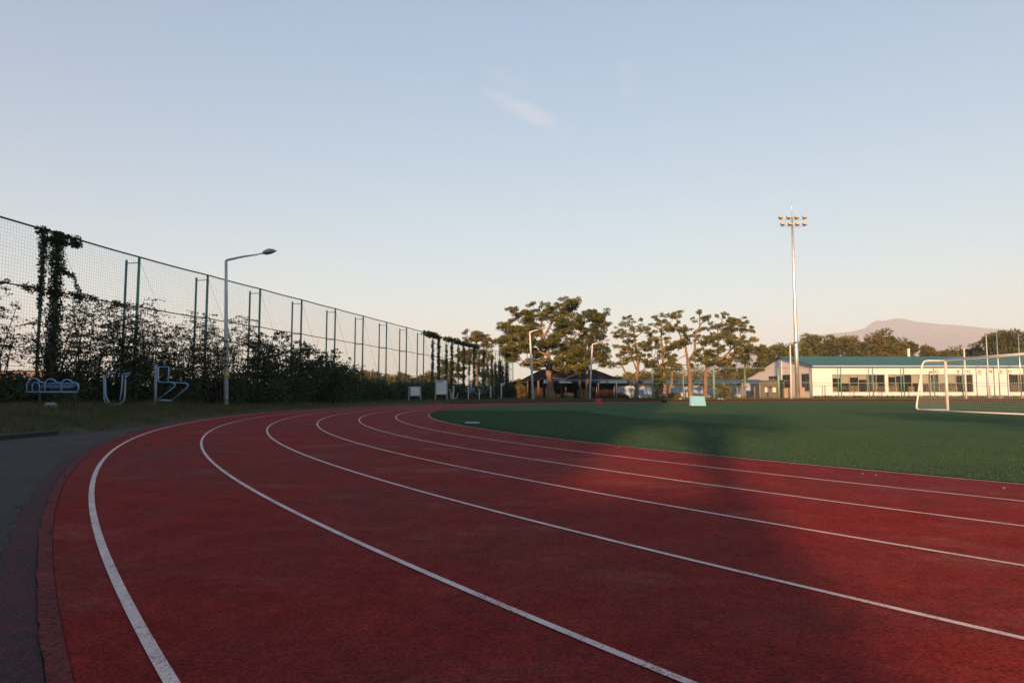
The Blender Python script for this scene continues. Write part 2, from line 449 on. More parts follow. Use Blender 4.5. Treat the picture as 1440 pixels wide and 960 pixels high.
for i in range(len(cols) - 1):
    for j in range(nr - 1): fs.append((i*nr+j, i*nr+j+1, (i+1)*nr+j+1, (i+1)*nr+j))
g = MB(); g.add(vs, fs, True)
verge = tag(g.build('grass_verge', M['verge']), 'rough grass verge around the outside of the track', 'verge', kind='structure')
def vz(x, y):
    th = math.degrees(math.atan2(y - CY, x - CX)) % 360
    if x > CX: return verge_z(x, y, y - CY - 49.36)
    return verge_z(x, y, math.hypot(x - CX, y - CY) - verge_in(th))
tag(band('dirt_strip', 49.40, 50.3, 0.088, M['earth'], 90, 150), 'bare brown earth strip along the far side of the track', 'earth', kind='structure')

# low dark kerb along the grass, left
k = MB()
for i in range(4):
    y0 = 10.2 + i * 1.02
    k.box(-9.66 - 0.03 * (i % 2), -9.50 - 0.02 * (i % 2), y0, y0 + 1.0, -0.02, 0.075)
tag(k.build('kerb', M['dark_kerb']), 'low dark kerb between asphalt apron and grass at left', 'kerb', kind='structure')
# white mark on the turf near its edge
k = MB(); c0 = (-1.15, 19.45)
k.box(c0[0] - 0.19, c0[0] + 0.21, c0[1] - 0.08, c0[1] + 0.08, 0.011, 0.035)
tag(k.build('white_plate', M['sign_white']), 'small flat white plate lying on the turf by the inner bend', 'plate')

# ------------------------------------------------------------------ foliage generators
def unit(v): return v / np.maximum(np.linalg.norm(v, axis=-1, keepdims=True), 1e-9)
def sprays(rng, pos, direc, L, W):
    """one thin 4-corner leaf per row: pos base, direc axis"""
    n = len(pos)
    side = unit(np.cross(direc, rng.normal(size=(n, 3))))
    L = L[:, None]; W = W[:, None]
    tip = pos + direc * L
    mid = pos + direc * L * 0.45
    return np.stack([pos, mid + side * W, tip, mid - side * W], 1)
def pad_cloud(rng, c, r, n, flat=0.62, size=0.30, up=0.5):
    d = unit(rng.normal(size=(n, 3)))
    rad = rng.random(n) ** 0.45
    p = d * rad[:, None] * np.array([r * 1.12, r * 1.12, r * flat]) + np.array(c)
    out = unit(d + np.array([0, 0, up]) + 0.5 * rng.normal(size=(n, 3)))
    return sprays(rng, p, out, size * rng.uniform(0.6, 1.3, n), size * rng.uniform(0.16, 0.30, n))
def leaf_cloud(rng, c, rad, n, size):
    d = unit(rng.normal(size=(n, 3)))
    p = d * (rng.random(n) ** 0.40)[:, None] * np.array(rad) + np.array(c)
    return sprays(rng, p, unit(rng.normal(size=(n, 3)) + d * 0.4), size * rng.uniform(0.6, 1.3, n), size * rng.uniform(0.25, 0.45, n))

def pine(name, label, Y, base, limbs, pads, x0, y0, s, depth, mat='pine', group='pines behind the far bend', dens=1.0, full=0.98, seed=1, size=0.24):
    """limbs: [(radius0_m, radius1_m, [(u,v),...])], pads: (u,v,r); u,v in a local sketch grid scaled by s from x0,y0"""
    rng = np.random.default_rng(seed); rd = random.Random(seed)
    def W(u, v, dy=0.0):
        q = at(x0 + u / s, y0 + v / s, Y); return (q[0], Y + dy, q[2])
    bx, by, bz = W(*base); gz = vz(bx, Y)
    root = empty(name, (bx, Y, gz), label, 'tree', group)
    loc = lambda q: (q[0] - bx, q[1] - Y, q[2] - gz)
    tr = MB(); skel = []
    for li, (r0, r1, pts) in enumerate(limbs):
        q = []
        off = rd.uniform(-1, 1) * depth * 0.45 if li else 0.0
        for i, (u, v) in enumerate(pts):
            w = W(u, v, off * (i / max(1, len(pts) - 1)))
            if li == 0 and i == 0: w = (w[0], w[1], gz - 0.15)
            q.append(Vector(loc(w)))
        # subdivide with a little wobble
        fine = []
        for i in range(len(q) - 1):
            for k in range(4):
                f = k / 4; w = q[i].lerp(q[i + 1], f)
                if 0 < k: w += Vector((rd.uniform(-1, 1), rd.uniform(-1, 1), rd.uniform(-.3, .3))) * r0 * 0.22
                fine.append(w)
        fine.append(q[-1])
        n = len(fine); r0 *= 1.0; r1 *= 1.2; rr = [r0 + (r1 - r0) * (i / (n - 1)) ** 0.8 for i in range(n)]
        if li == 0: rr[0] *= 1.35; rr[1] *= 1.12
        tr.tube(fine, rr, 9); skel += fine
    leaves = []; mpx = px_m(Y)
    for (u, v, pr) in pads:
        r = pr / s * mpx * full
        for rep in range(2):
            if rep == 1 and rd.random() < (0.55 if full < 1.25 else 0.3): continue
            du, dv = (0, 0) if rep == 0 else (rd.uniform(-1, 1) * pr * 0.7, rd.uniform(-1, 1) * pr * 0.5)
            dy = rd.uniform(-1, 1) * depth * (0.75 if rep == 0 else 1.0)
            c = Vector(loc(W(u + du, v + dv, dy)))
            near = min(skel, key=lambda q: (q - c).length + (2.0 if q.z > c.z + 0.6 else 0))
            if rep == 0 or rd.random() < .5:
                mid = near.lerp(c, 0.5) + Vector((0, 0, -0.12 * (c - near).length))
                L = (c - near).length
                tr.tube([near, mid, c], [0.03 + 0.018 * min(L, 3), 0.025 + 0.01 * min(L, 3), 0.015], 5, False)
            # a pad is a few overlapping tufts, so its outline is uneven
            nt = 3 if r < 0.5 else 5
            for k in range(nt):
                cc = np.array(c) + rng.normal(size=3) * np.array([r * 0.62, r * 0.62, r * 0.34])
                rk = r * rng.uniform(0.36, 0.64)
                leaves.append(pad_cloud(rng, cc, rk, int(dens * 92 * (rk / 0.45) ** 1.7) + 16, 0.55, size, 0.7))
    tr.build('trunk', M['bark'], root)
    o = poly_mesh('crown', np.concatenate(leaves), 4, M[mat], root)
    return root

def P3(s): 
    a = [int(x) for x in s.split()]
    return [tuple(a[i:i + 3]) for i in range(0, len(a), 3)]

# ---- the big spreading pine before the pavilion
A = P3("""345 115 25 185 165 30 240 195 30 300 200 35 355 185 35 400 150 30 455 135 30 510 145 35 560 130 35 600 115 30 650 110 35 700 95 35 640 150 40
690 140 30 600 190 35 650 190 30 610 245 40 560 230 30 340 235 40 290 250 35 160 250 40 200 290 45 130 300 35 150 340 40 220 340 45 270 310 40 330 320 45
300 370 40 370 280 35 430 220 30 470 190 30 100 420 40 70 460 45 120 480 50 170 440 45 230 400 40 120 540 40 180 560 40 220 520 40 270 480 45 250 440 40
310 440 45 320 500 40 370 420 40 420 460 45 470 430 45 520 420 40 480 480 45 440 520 40 540 460 40 560 510 45 620 450 40 560 360 40 590 330 35 640 300 40
690 300 40 740 290 40 780 320 30 690 250 35 740 230 30 660 350 35 700 430 30 660 490 45 720 500 45 770 480 45 700 550 50 640 560 45 760 560 50 600 600 40
540 590 35 400 560 40 360 590 35 300 610 35 420 620 35 380 650 30 560 640 40 620 650 30 690 620 45 740 630 45 690 660 30 740 680 25 440 590 30""")
pine('pine_tree', 'large spreading pine with thick trunk in front of the dark pavilion', 96, (510, 890),
     [(0.58, 0.40, [(510, 890), (502, 760), (495, 620)]), (0.34, 0.10, [(495, 630), (490, 540), (440, 400), (430, 270), (420, 190)]),
      (0.26, 0.08, [(500, 620), (560, 570), (620, 500), (680, 410), (720, 370), (800, 320)]), (0.22, 0.07, [(440, 400), (510, 270), (580, 180), (680, 110)]),
      (0.22, 0.07, [(490, 540), (380, 490), (240, 430), (170, 380), (90, 440)]), (0.18, 0.06, [(440, 400), (330, 260), (240, 190), (160, 150)]),
      (0.15, 0.06, [(498, 640), (420, 600), (300, 605)]), (0.16, 0.06, [(600, 520), (660, 540), (740, 560)])],
     A, 690, 410, 6.0, 4.2, seed=11, full=1.3, dens=1.15)
B = P3("""800 180 30 820 160 20 880 165 25 870 200 40 830 210 35 920 200 35 950 230 35 970 270 30 900 240 35 860 240 30 910 290 35 880 300 30 840 340 40 880 360 40
920 350 30 800 370 35 830 390 40 790 400 30 930 380 25 900 400 25 780 440 30 900 470 35 950 470 40 970 500 30 900 520 40 950 550 45 980 560 35 940 600 45 900 570 40
940 630 25 985 600 25 790 500 40 830 520 35 800 560 40 770 600 35 780 640 35 830 590 30 860 440 25""")
pine('pine_tree', 'slim twin trunked pine right of the large spreading pine', 97.5, (800, 900),
     [(0.25, 0.10, [(800, 900), (815, 760), (815, 620), (830, 470), (860, 330), (865, 220)]), (0.20, 0.09, [(772, 905), (752, 800), (745, 700), (770, 590), (790, 500)]),
      (0.12, 0.05, [(818, 600), (880, 540), (950, 560)]), (0.10, 0.04, [(850, 380), (910, 300), (960, 260)])],
     B, 690, 410, 6.0, 2.2, mat='pine_dark', seed=12, full=1.2)
C = P3("""210 155 20 240 185 30 200 210 30 150 225 30 270 235 30 250 265 25 345 175 15 360 230 25 400 235 25 385 260 30 350 265 20 110 290 30 150 275 25 180 290 25
130 330 30 180 330 30 230 320 30 270 340 35 240 370 30 290 370 25 180 390 20 260 400 30 90 430 20 140 440 35 190 440 35 180 470 35 250 430 25 350 410 35 400 410 40
450 420 40 490 440 35 430 460 35 370 450 30 300 470 30 260 480 35 220 490 30 330 490 30 150 510 25 380 510 30 310 530 25 340 560 20 210 560 40 160 580 35 190 600 30
250 540 25 100 590 30 70 595 20 400 590 35 440 590 40 450 570 30 420 620 30 470 600 25 445 515 15""")
pine('pine_tree', 'tiered pine with a bare bent limb low on its left, right of the pavilion', 96, (310, 915),
     [(0.30, 0.07, [(310, 915), (312, 760), (325, 600), (300, 420), (285, 300), (265, 190)]), (0.17, 0.10, [(300, 810), (220, 730), (172, 625)]),
      (0.14, 0.05, [(312, 650), (270, 560), (240, 480)]), (0.13, 0.05, [(325, 620), (340, 580), (430, 530), (480, 520)]), (0.11, 0.05, [(325, 720), (390, 640), (430, 600)]),
      (0.09, 0.04, [(290, 345), (360, 290), (400, 250)])], C, 850, 425, 6.857, 1.9, seed=13)
D = P3("""495 130 25 520 160 30 560 150 30 570 190 35 480 225 30 450 215 15 550 215 30 600 240 35 630 260 35 590 270 35 650 280 20 460 300 30 440 320 20 480 350 40
520 370 35 460 360 25 570 310 25 610 350 25 590 390 25 520 400 25 560 480 30 620 440 35 660 430 30 690 430 25 630 480 30 590 530 35 640 530 35 650 560 35 630 590 35
500 540 30 520 640 45 520 690 45 540 740 35 500 620 30 560 600 25 680 630 40 720 640 40 740 600 25 700 700 30 620 640 30 600 510 25""")
pine('pine_tree', 'narrow pine behind the traffic cone with a pruned second stem', 97, (590, 880),
     [(0.27, 0.08, [(590, 880), (575, 720), (562, 500), (550, 350), (545, 270), (560, 190)]), (0.16, 0.13, [(620, 880), (655, 780), (665, 600)]),
      (0.12, 0.05, [(567, 640), (520, 600), (510, 500)]), (0.10, 0.04, [(550, 265), (500, 240), (455, 220)]), (0.12, 0.06, [(565, 470), (600, 430), (600, 350)])],
     D, 850, 425, 6.857, 1.8, seed=14)
E_ = P3("""10 125 20 45 130 25 90 105 30 110 85 20 80 150 25 110 130 25 95 190 25 70 230 25 90 260 20 140 260 35 130 290 25 190 310 30 180 340 25 200 330 20
150 420 35 100 390 40 70 400 30 130 370 25 30 420 35 0 440 30 160 395 25 210 360 20 290 90 25 280 110 20 240 150 15 265 180 25 360 165 35 330 180 20 350 250 30
290 270 30 320 330 30 270 300 25 280 380 25 330 390 35 380 390 35 420 370 35 400 350 35 440 340 35 460 310 30 430 410 25 300 470 25 270 510 30 240 560 35 230 600 35
280 480 25 20 540 30 5 580 30""")
pine('pine_tree', 'tall forked pine with pale trunk behind the light blue board', 95, (212, 905),
     [(0.33, 0.22, [(212, 905), (205, 720), (190, 560)]), (0.20, 0.06, [(190, 570), (170, 440), (120, 320), (95, 250), (90, 130)]),
      (0.21, 0.07, [(200, 565), (250, 480), (255, 330), (300, 220), (350, 165)]), (0.09, 0.04, [(300, 215), (300, 140), (280, 100)]),
      (0.12, 0.06, [(212, 690), (280, 640), (300, 600)]), (0.08, 0.04, [(100, 270), (40, 240), (0, 200)]), (0.09, 0.04, [(255, 400), (340, 390), (430, 340)])],
     E_, 940, 425, 6.857, 2.0, seed=15)
F_ = P3("""430 205 25 450 240 35 490 235 30 530 215 30 510 120 20 545 125 15 500 160 20 540 185 30 590 170 40 620 200 40 660 180 35 680 165 20 600 250 45 560 280 40
640 270 40 660 230 25 760 195 30 800 190 25 740 220 15 740 265 30 790 260 30 810 240 20 770 280 30 520 340 35 570 330 40 560 370 40 510 400 35 580 400 40 640 370 40
640 330 35 740 340 40 770 330 30 770 380 40 720 390 35 540 430 30 450 470 40 500 460 40 460 510 35 360 510 45 320 560 40 350 580 40 400 540 40 280 580 35 410 590 40
480 590 40 540 590 40 560 540 35 620 520 35 680 470 45 740 450 45 790 450 40 640 480 30 520 640 40 600 610 40 640 560 35""")
pine('pine_tree', 'pine leaning right with long slanting limbs, left of the white building', 98, (357, 895),
     [(0.30, 0.24, [(357, 895), (360, 690), (385, 600)]), (0.22, 0.07, [(380, 610), (450, 575), (520, 540), (590, 480), (640, 420), (700, 360), (712, 290)]),
      (0.12, 0.05, [(590, 480), (612, 330), (620, 220)]), (0.14, 0.05, [(370, 640), (350, 500), (325, 420)]), (0.12, 0.05, [(480, 560), (470, 350), (460, 260)]),
      (0.10, 0.05, [(540, 530), (650, 500), (760, 500)]), (0.08, 0.04, [(640, 420), (720, 310), (790, 260)])],
     F_, 940, 425, 6.857, 2.6, seed=16)
Gp = P3("""700 540 50 760 530 50 740 580 50 780 480 40 830 460 40 860 460 30 820 500 30 700 660 45 760 650 45 820 640 40 850 660 30 720 700 35 780 690 40 650 650 35
620 630 30 580 650 35 700 480 40 740 430 35""")
pine('pine_tree', 'dense low pine close to the white gable end', 101, (718, 925),
     [(0.24, 0.08, [(718, 925), (715, 740), (740, 600), (765, 470)]), (0.11, 0.05, [(718, 740), (650, 670), (590, 650)]), (0.10, 0.05, [(735, 630), (800, 640), (850, 660)])],
     Gp, 940, 425, 6.857, 2.0, seed=17)
H_ = P3("""770 150 30 790 200 40 830 190 30 880 150 35 920 170 40 900 210 40 960 180 20 850 240 35 940 230 40 1000 240 35 1030 210 20 1000 280 30 960 280 30
760 360 50 720 400 40 790 400 50 680 400 30 830 360 40 920 380 50 970 400 40 950 460 40 900 500 35 1030 380 30 1000 520 30 800 480 40 1010 440 30 740 460 40""")
pine('pine_tree', 'sunlit brown pine rising behind the far end of the tall net fence', 122, (880, 820),
     [(0.32, 0.10, [(880, 820), (882, 660), (880, 520), (870, 320), (890, 180)]), (0.14, 0.05, [(880, 500), (790, 420), (730, 400)]), (0.12, 0.05, [(875, 340), (800, 230), (770, 160)]),
      (0.12, 0.05, [(875, 320), (960, 270), (1020, 220)]), (0.10, 0.05, [(880, 460), (960, 430), (1020, 400)])],
     H_, 560, 450, 8.0, 2.6, mat='autumn', seed=18, full=1.3, group='trees behind the tall net fence')
I_ = P3("""510 470 40 550 490 50 600 500 50 520 540 50 580 560 60 640 540 50 490 580 40 700 560 50 640 620 60 560 640 60 700 640 60 500 660 50""")
pine('bushy_tree', 'bushy olive tree behind the net fence above the larger notice board', 118, (600, 860),
     [(0.20, 0.08, [(600, 860), (595, 700), (590, 540)]), (0.10, 0.04, [(596, 720), (660, 600)]), (0.10, 0.04, [(596, 720), (530, 560)])],
     I_, 560, 450, 8.0, 2.4, mat='pine', seed=19, group='trees behind the tall net fence', dens=1.5)

# ---- generic dense trees for the background, each built in its own place
def bush_tree(name, label, x, Y, h, w, mat, seed, group, trunk=0.3, n=2600, size=0.45, shape='round'):
    rng = np.random.default_rng(seed)
    gz = vz(x, Y) if Y < 150 else -0.05
    h *= 0.88
    root = empty(name, (x, Y, gz), label, 'tree', group)
    tr = MB(); rd = random.Random(seed)
    top = h * 0.85
    tr.tube([(0, 0, -0.1), (rd.uniform(-.2, .2), 0, h * 0.3), (rd.uniform(-.3, .3), rd.uniform(-.3, .3), top)], [0.035 * h * 0.6 + 0.05, 0.03 * h * 0.5 + 0.04, 0.05], 8)
    L = []; K = 26
    for k in range(K):
        a = rd.uniform(0, 2 * math.pi); f = rd.random()
        if shape == 'cone':
            zz = h * (trunk + (1 - trunk) * f * 0.97); rr = w * 0.5 * (1.05 - f) * math.sqrt(rd.random())
        else:
            zz = h * (trunk + (1 - trunk) * f * 0.93); rr = w * 0.5 * math.sqrt(max(0.05, 1 - (2 * f - 0.9) ** 2 * 0.8)) * math.sqrt(rd.random())
        c = (rr * math.cos(a), rr * math.sin(a), zz)
        tr.tube([(0, 0, max(h * trunk * 0.7, zz - 0.35 * rr - 0.3)), (c[0] * .6, c[1] * .6, zz - 0.1), c], [0.07, 0.05, 0.02], 5, False)
        rk = w * rng.uniform(0.11, 0.20) * (1.0 if shape != 'cone' else 0.9)
        for q in range(3):
            L.append(pad_cloud(rng, np.array(c) + rng.normal(size=3) * rk * 0.5, rk * rng.uniform(.6, 1), n // K // 3, 0.7, size, 0.5))
    tr.build('trunk', M['bark'], root)
    poly_mesh('crown', np.concatenate(L), 4, M[mat], root)
    return root
# row behind the teal roof: (px, top_y, Y, width m, material, shape)
row = [(1073, 478, 152, 5, 'pine', 'cone', 'small tiered pine peeping over the left end of the gable'),
       (1096, 472, 160, 9, 'pine', 'round', 'broad dark pine above the gable apex'),
       (1120, 476, 158, 7, 'pine', 'round', 'pine directly behind the floodlight mast'),
       (1140, 463, 165, 8, 'pine', 'round', 'rounded pine crown just right of the floodlight mast'),
       (1163, 470, 160, 7, 'pine_dark', 'round', 'dark pine second to the right of the floodlight mast'),
       (1184, 464, 160, 10, 'autumn', 'round', 'broad golden pine over the middle of the teal roof'),
       (1206, 471, 156, 7, 'pine_dark', 'round', 'dark pine wedged between two golden crowns over the teal roof'),
       (1224, 464, 158, 9, 'autumn', 'round', 'golden crowned tree below the cliff of the mountain'),
       (1246, 458, 160, 9, 'pine', 'round', 'tallest pine over the teal roof below the mountain top'),
       (1262, 474, 157, 6, 'autumn', 'round', 'lower brown tree right of the tallest pine'),
       (1278, 474, 160, 6, 'pine_dark', 'cone', 'thin wispy conifer beside the pale chimney'),
       (1302, 480, 165, 7, 'autumn', 'cone', 'reddish brown conifer standing alone over the teal roof'),
       (1325, 487, 160, 9, 'autumn', 'round', 'low brown tree behind the goal corner'),
       (1350, 482, 160, 9, 'pine', 'round', 'rounded olive tree left of the flagpoles'),
       (1370, 482, 162, 7, 'autumn', 'cone', 'brown conifer just left of the first flagpole'),
       (1402, 459, 150, 9, 'pine_dark', 'round', 'big dark pine behind the middle flagpole'),
       (1428, 454, 150, 10, 'pine_dark', 'round', 'big dark pine behind the rightmost flagpole'),
       (1462, 453, 152, 11, 'pine_dark', 'round', 'dark pine at the right edge of the picture')]
for i, (px, ty, Y, w, mt, shp, lb) in enumerate(row):
    q = at(px, ty, Y)
    bush_tree('background_tree', lb, q[0], Y, q[2] + 0.05, w, mt, 100 + i, 'trees behind the white building', 0.22, 9500, 0.6, shp)
# low tree belt behind the blue covered walkway
belt = [(873, 530, 140, 6, 'pine', 'small round tree behind the walkway just right of the pavilion'), (893, 521, 150, 7, 'autumn', 'sunlit orange tree behind the tiered pine'),
        (915, 527, 150, 9, 'autumn', 'brown tree behind the walkway left of the narrow pine'), (946, 520, 150, 10, 'pine', 'olive tree behind the narrow pine'),
        (985, 521, 152, 10, 'autumn', 'brown tree behind the forked pine'), (1012, 524, 150, 9, 'autumn', 'tawny tree behind the clipped bush'),
        (1036, 526, 152, 9, 'pine', 'olive tree behind the dense low pine'), (1058, 522, 158, 8, 'pine_dark', 'dark tree at the foot of the white gable')]
for i, (px, ty, Y, w, mt, lb) in enumerate(belt):
    q = at(px, ty, Y)
    bush_tree('background_tree', lb, q[0], Y, q[2] + 0.05, w, mt, 140 + i, 'low trees behind the covered walkway', 0.10, 6000, 0.55)
# trees beyond the net fence on the left
lft = [(500, 531, 130, 6, 'autumn', 'small brown tree beyond the fence at the end of the dark shrubs'), (519, 522, 128, 6, 'autumn', 'sunlit brown tree beyond the fence, left of the small notice board'),
       (540, 527, 135, 6, 'autumn', 'ochre tree beyond the fence, second left of the small notice board'), (560, 526, 130, 6, 'pine', 'olive tree beyond the fence just left of the small notice board'),
       (582, 532, 132, 6, 'autumn', 'low brown tree beyond the fence behind the small notice board'), (604, 524, 134, 7, 'autumn', 'brown tree beyond the fence between the two notice boards'),
       (690, 522, 135, 7, 'pine', 'olive tree beyond the ivy covered end of the fence'), (727, 534, 116, 3.4, 'autumn', 'rounded reddish bush left of the pavilion')]
for i, (px, ty, Y, w, mt, lb) in enumerate(lft):
    q = at(px, ty, Y)
    bush_tree('background_tree', lb, q[0], Y, q[2] + 0.05, w, mt, 160 + i, 'trees beyond the net fence', 0.08, 5000, 0.5)

# ------------------------------------------------------------------ tall net fence on the left
def fpos(i):
    if i == -2: return (-19.55, 22.6)
    if i == -1: return (-18.92, 27.7)
    return (-18.24 + 1.083 * i, 32.6 + 5.04 * i)
FH, NF = 7.5, 17
fence = empty('net_fence', (*fpos(-2), 0), 'tall green pole fence with dark ball net running along the left side', 'fence')
fo = Vector((*fpos(-2), 0))
def L3(x, y, z): return (x - fo.x, y - fo.y, z)
pdir = Vector((1.083, 5.04, 0)).normalized(); pout = Vector((-pdir.y, pdir.x, 0))
for i in range(-2, NF + 1):
    x, y = fpos(i); gz = vz(x, y)
    MB().tube([L3(x, y, gz - 0.3), L3(x, y, FH + 0.02)], [0.070, 0.062], 10).build('pole', M['green_pole'], fence)
    rx, ry = x + pout.x * 0.72, y + pout.y * 0.72
    MB().tube([L3(rx, ry, gz - 0.3), L3(rx, ry, FH - 0.12)], [0.062, 0.055], 10).build('rear_pole', M['green_pole'], fence)
    for z in (FH - 0.28, 5.05, 2.6):
        MB().tube([L3(x, y, z), L3(rx, ry, z)], 0.022, 6).build('tie_bar', M['green_pole'], fence)
def cords(pairs, r):
    """3-sided cords for (start, end) pairs"""
    a = np.array([p[0] for p in pairs], float); b = np.array([p[1] for p in pairs], float)
    t = unit(b - a); ref = np.where(np.abs(t[:, 2:3]) > 0.8, np.array([[1., 0, 0]]), np.array([[0, 0, 1.]]))
    u = unit(np.cross(t, ref)); w = np.cross(t, u); q = []
    ring = [(u * math.cos(k * 2.0944) + w * math.sin(k * 2.0944)) * r for k in range(3)]
    for k in range(3):
        q.append(np.stack([a + ring[k], a + ring[(k + 1) % 3], b + ring[(k + 1) % 3], b + ring[k]], 1))
    return np.concatenate(q)
for i in range(-2, NF):
    a, b = fpos(i), fpos(i + 1); L = math.hypot(b[0] - a[0], b[1] - a[1])
    z0 = 0.15
    prs = []
    nv = int(L / 0.135); nh = int((FH - z0) / 0.135)
    for k in range(1, nv):
        f = k / nv; x, y = a[0] + (b[0] - a[0]) * f, a[1] + (b[1] - a[1]) * f
        prs.append((L3(x, y, z0), L3(x, y, FH)))
    for k in range(nh + 1):
        z = z0 + (FH - z0) * k / nh
        prs.append((L3(a[0], a[1], z), L3(b[0], b[1], z)))
    tag(poly_mesh('net_panel', cords(prs, 0.0032), 4, M['net'], fence), kind='stuff')
    c = MB()
    c.tube([L3(a[0], a[1], 7.35), L3(a[0] + (b[0]-a[0]) * .62, a[1] + (b[1]-a[1]) * .62, 2.65)], 0.006, 4, False)
    c.build('guy_wire', M['cable'], fence)
for z, r in ((FH, 0.038), (5.07, 0.028), (2.68, 0.018)):
    pts = []
    for i in range(-2, NF):
        a, b = fpos(i), fpos(i + 1)
        for k in range(4):
            f = k / 4; sag = -0.02 * 4 * f * (1 - f) * (1.2 if z > 7 else 2)
            pts.append(L3(a[0] + (b[0]-a[0]) * f, a[1] + (b[1]-a[1]) * f, z + sag))
    pts.append(L3(*fpos(NF), z))
    MB().tube(pts, r, 6).build('cable', M['cable'], fence)

# ---- ivy on the fence
def ivy(label, cols, clumps, seed, size=0.17, dn=1.0):
    rng = np.random.default_rng(seed); rd = random.Random(seed)
    x0, y0 = cols[0][0], cols[0][1]
    root = empty('ivy', (x0, y0, vz(x0, y0)), label, 'ivy', 'ivy climbing the net fence')
    gz = vz(x0, y0); L = []; st = MB()
    for (x, y, za, zb, ra, rb) in cols:
        n = int((zb - za) / 0.22)
        st.tube([(x - x0 + rd.uniform(-.05, .05), y - y0 + rd.uniform(-.05, .05), za - gz + (zb - za) * k / 8) for k in range(9)], 0.03, 5)
        for k in range(n):
            f = k / n; r = ra + (rb - ra) * f
            r *= rd.uniform(0.82, 1.14)
            L.append(leaf_cloud(rng, (x - x0 + rd.uniform(-.14, .14) * r, y - y0 + rd.uniform(-.14, .14) * r, za + (zb - za) * f - gz), (r, r, 0.26), int(dn * 30 * r / 0.25) + 8, size))
    for (x, y, z, rx, rz, n) in clumps:
        L.append(leaf_cloud(rng, (x - x0, y - y0, z - gz), (rx * 0.5, rx, rz), n, size))
    st.build('stem', M['twig'], root)
    poly_mesh('foliage', np.concatenate(L), 4, M['ivy'], root)
f1 = fpos(-1); r1 = (f1[0] + pout.x * 0.72, f1[1] + pout.y * 0.72)
rd = random.Random(5)
cl1 = []
for k in range(26):
    f = rd.triangular(-0.20, 0.27, 0.0)
    nx = f1[0] + (fpos(0)[0] - f1[0]) * f; ny = f1[1] + (fpos(0)[1] - f1[1]) * f
    cl1.append((nx, ny, FH - 0.02 - rd.random() ** 2 * 0.5 * (1 - abs(f) * 2), 0.26, 0.08 + .12 * rd.random(), 80))
for k in range(16):   # side sprig half way up and hanging strand
    f = 0.05 + 0.016 * k; nx = f1[0] + (fpos(0)[0] - f1[0]) * f; ny = f1[1] + (fpos(0)[1] - f1[1]) * f
    z = 6.0 - 0.02 * k if k < 8 else 5.9 - 0.13 * (k - 8)
    cl1.append((nx, ny, z, 0.14, 0.09, 26))
for k in range(60):   # along the middle cable
    f = rd.uniform(-0.7, 0.75); nx = f1[0] + (fpos(0)[0] - f1[0]) * f; ny = f1[1] + (fpos(0)[1] - f1[1]) * f
    cl1.append((nx, ny, 5.05 + rd.uniform(-.22, .08), 0.22, 0.09, 26))
ivy('thick dark ivy smothering the leftmost pair of fence poles', [(f1[0], f1[1], 0.4, 7.5, 0.25, 0.33), (r1[0], r1[1], 4.4, 7.45, 0.10, 0.20)], cl1, 31, 0.095, 6.5)
for n_, i in enumerate(range(9, NF)):
    x, y = fpos(i); rx_, ry_ = x + pout.x * 0.72, y + pout.y * 0.72
    dense = 0.065 if i < 13 else (0.08 if i < 15 else 0.26)
    top = (7.4, 7.3, 7.5, 7.4, 7.3, 6.8, 6.2, 6.0)[n_]
    cl = []
    if i in (9, 10, 11, 12):
        for k in range(22):
            f = rd.uniform(-0.55, 0.45) if i != 9 else rd.uniform(-0.9, 0.1)
            nx, ny = x + 1.083 * f, y + 5.04 * f
            cl.append((nx, ny, FH + 0.02 - rd.random() * 0.3, 0.6, 0.16, 26))
    nm = ['first ivy clad pole pair past the bare fence bays', 'second ivy clad pole pair along the fence', 'ivy clad pole pair right above the larger notice board',
          'ivy clad poles left of the brown pine trunk', 'ivy on the poles in front of the brown pine', 'ivy on the poles right of the brown pine trunk',
          'tall green ivy column near the end of the fence', 'wide ivy column at the very end of the fence'][n_]
    ivy(nm, [(x, y, 0.1, top, dense * 1.2, dense), (rx_, ry_, 0.1 if i in (9, 10, 15, 16) else 3.5, top - 0.4, dense * 0.9, dense * 0.8)], cl, 40 + i, 0.26, 1.3)

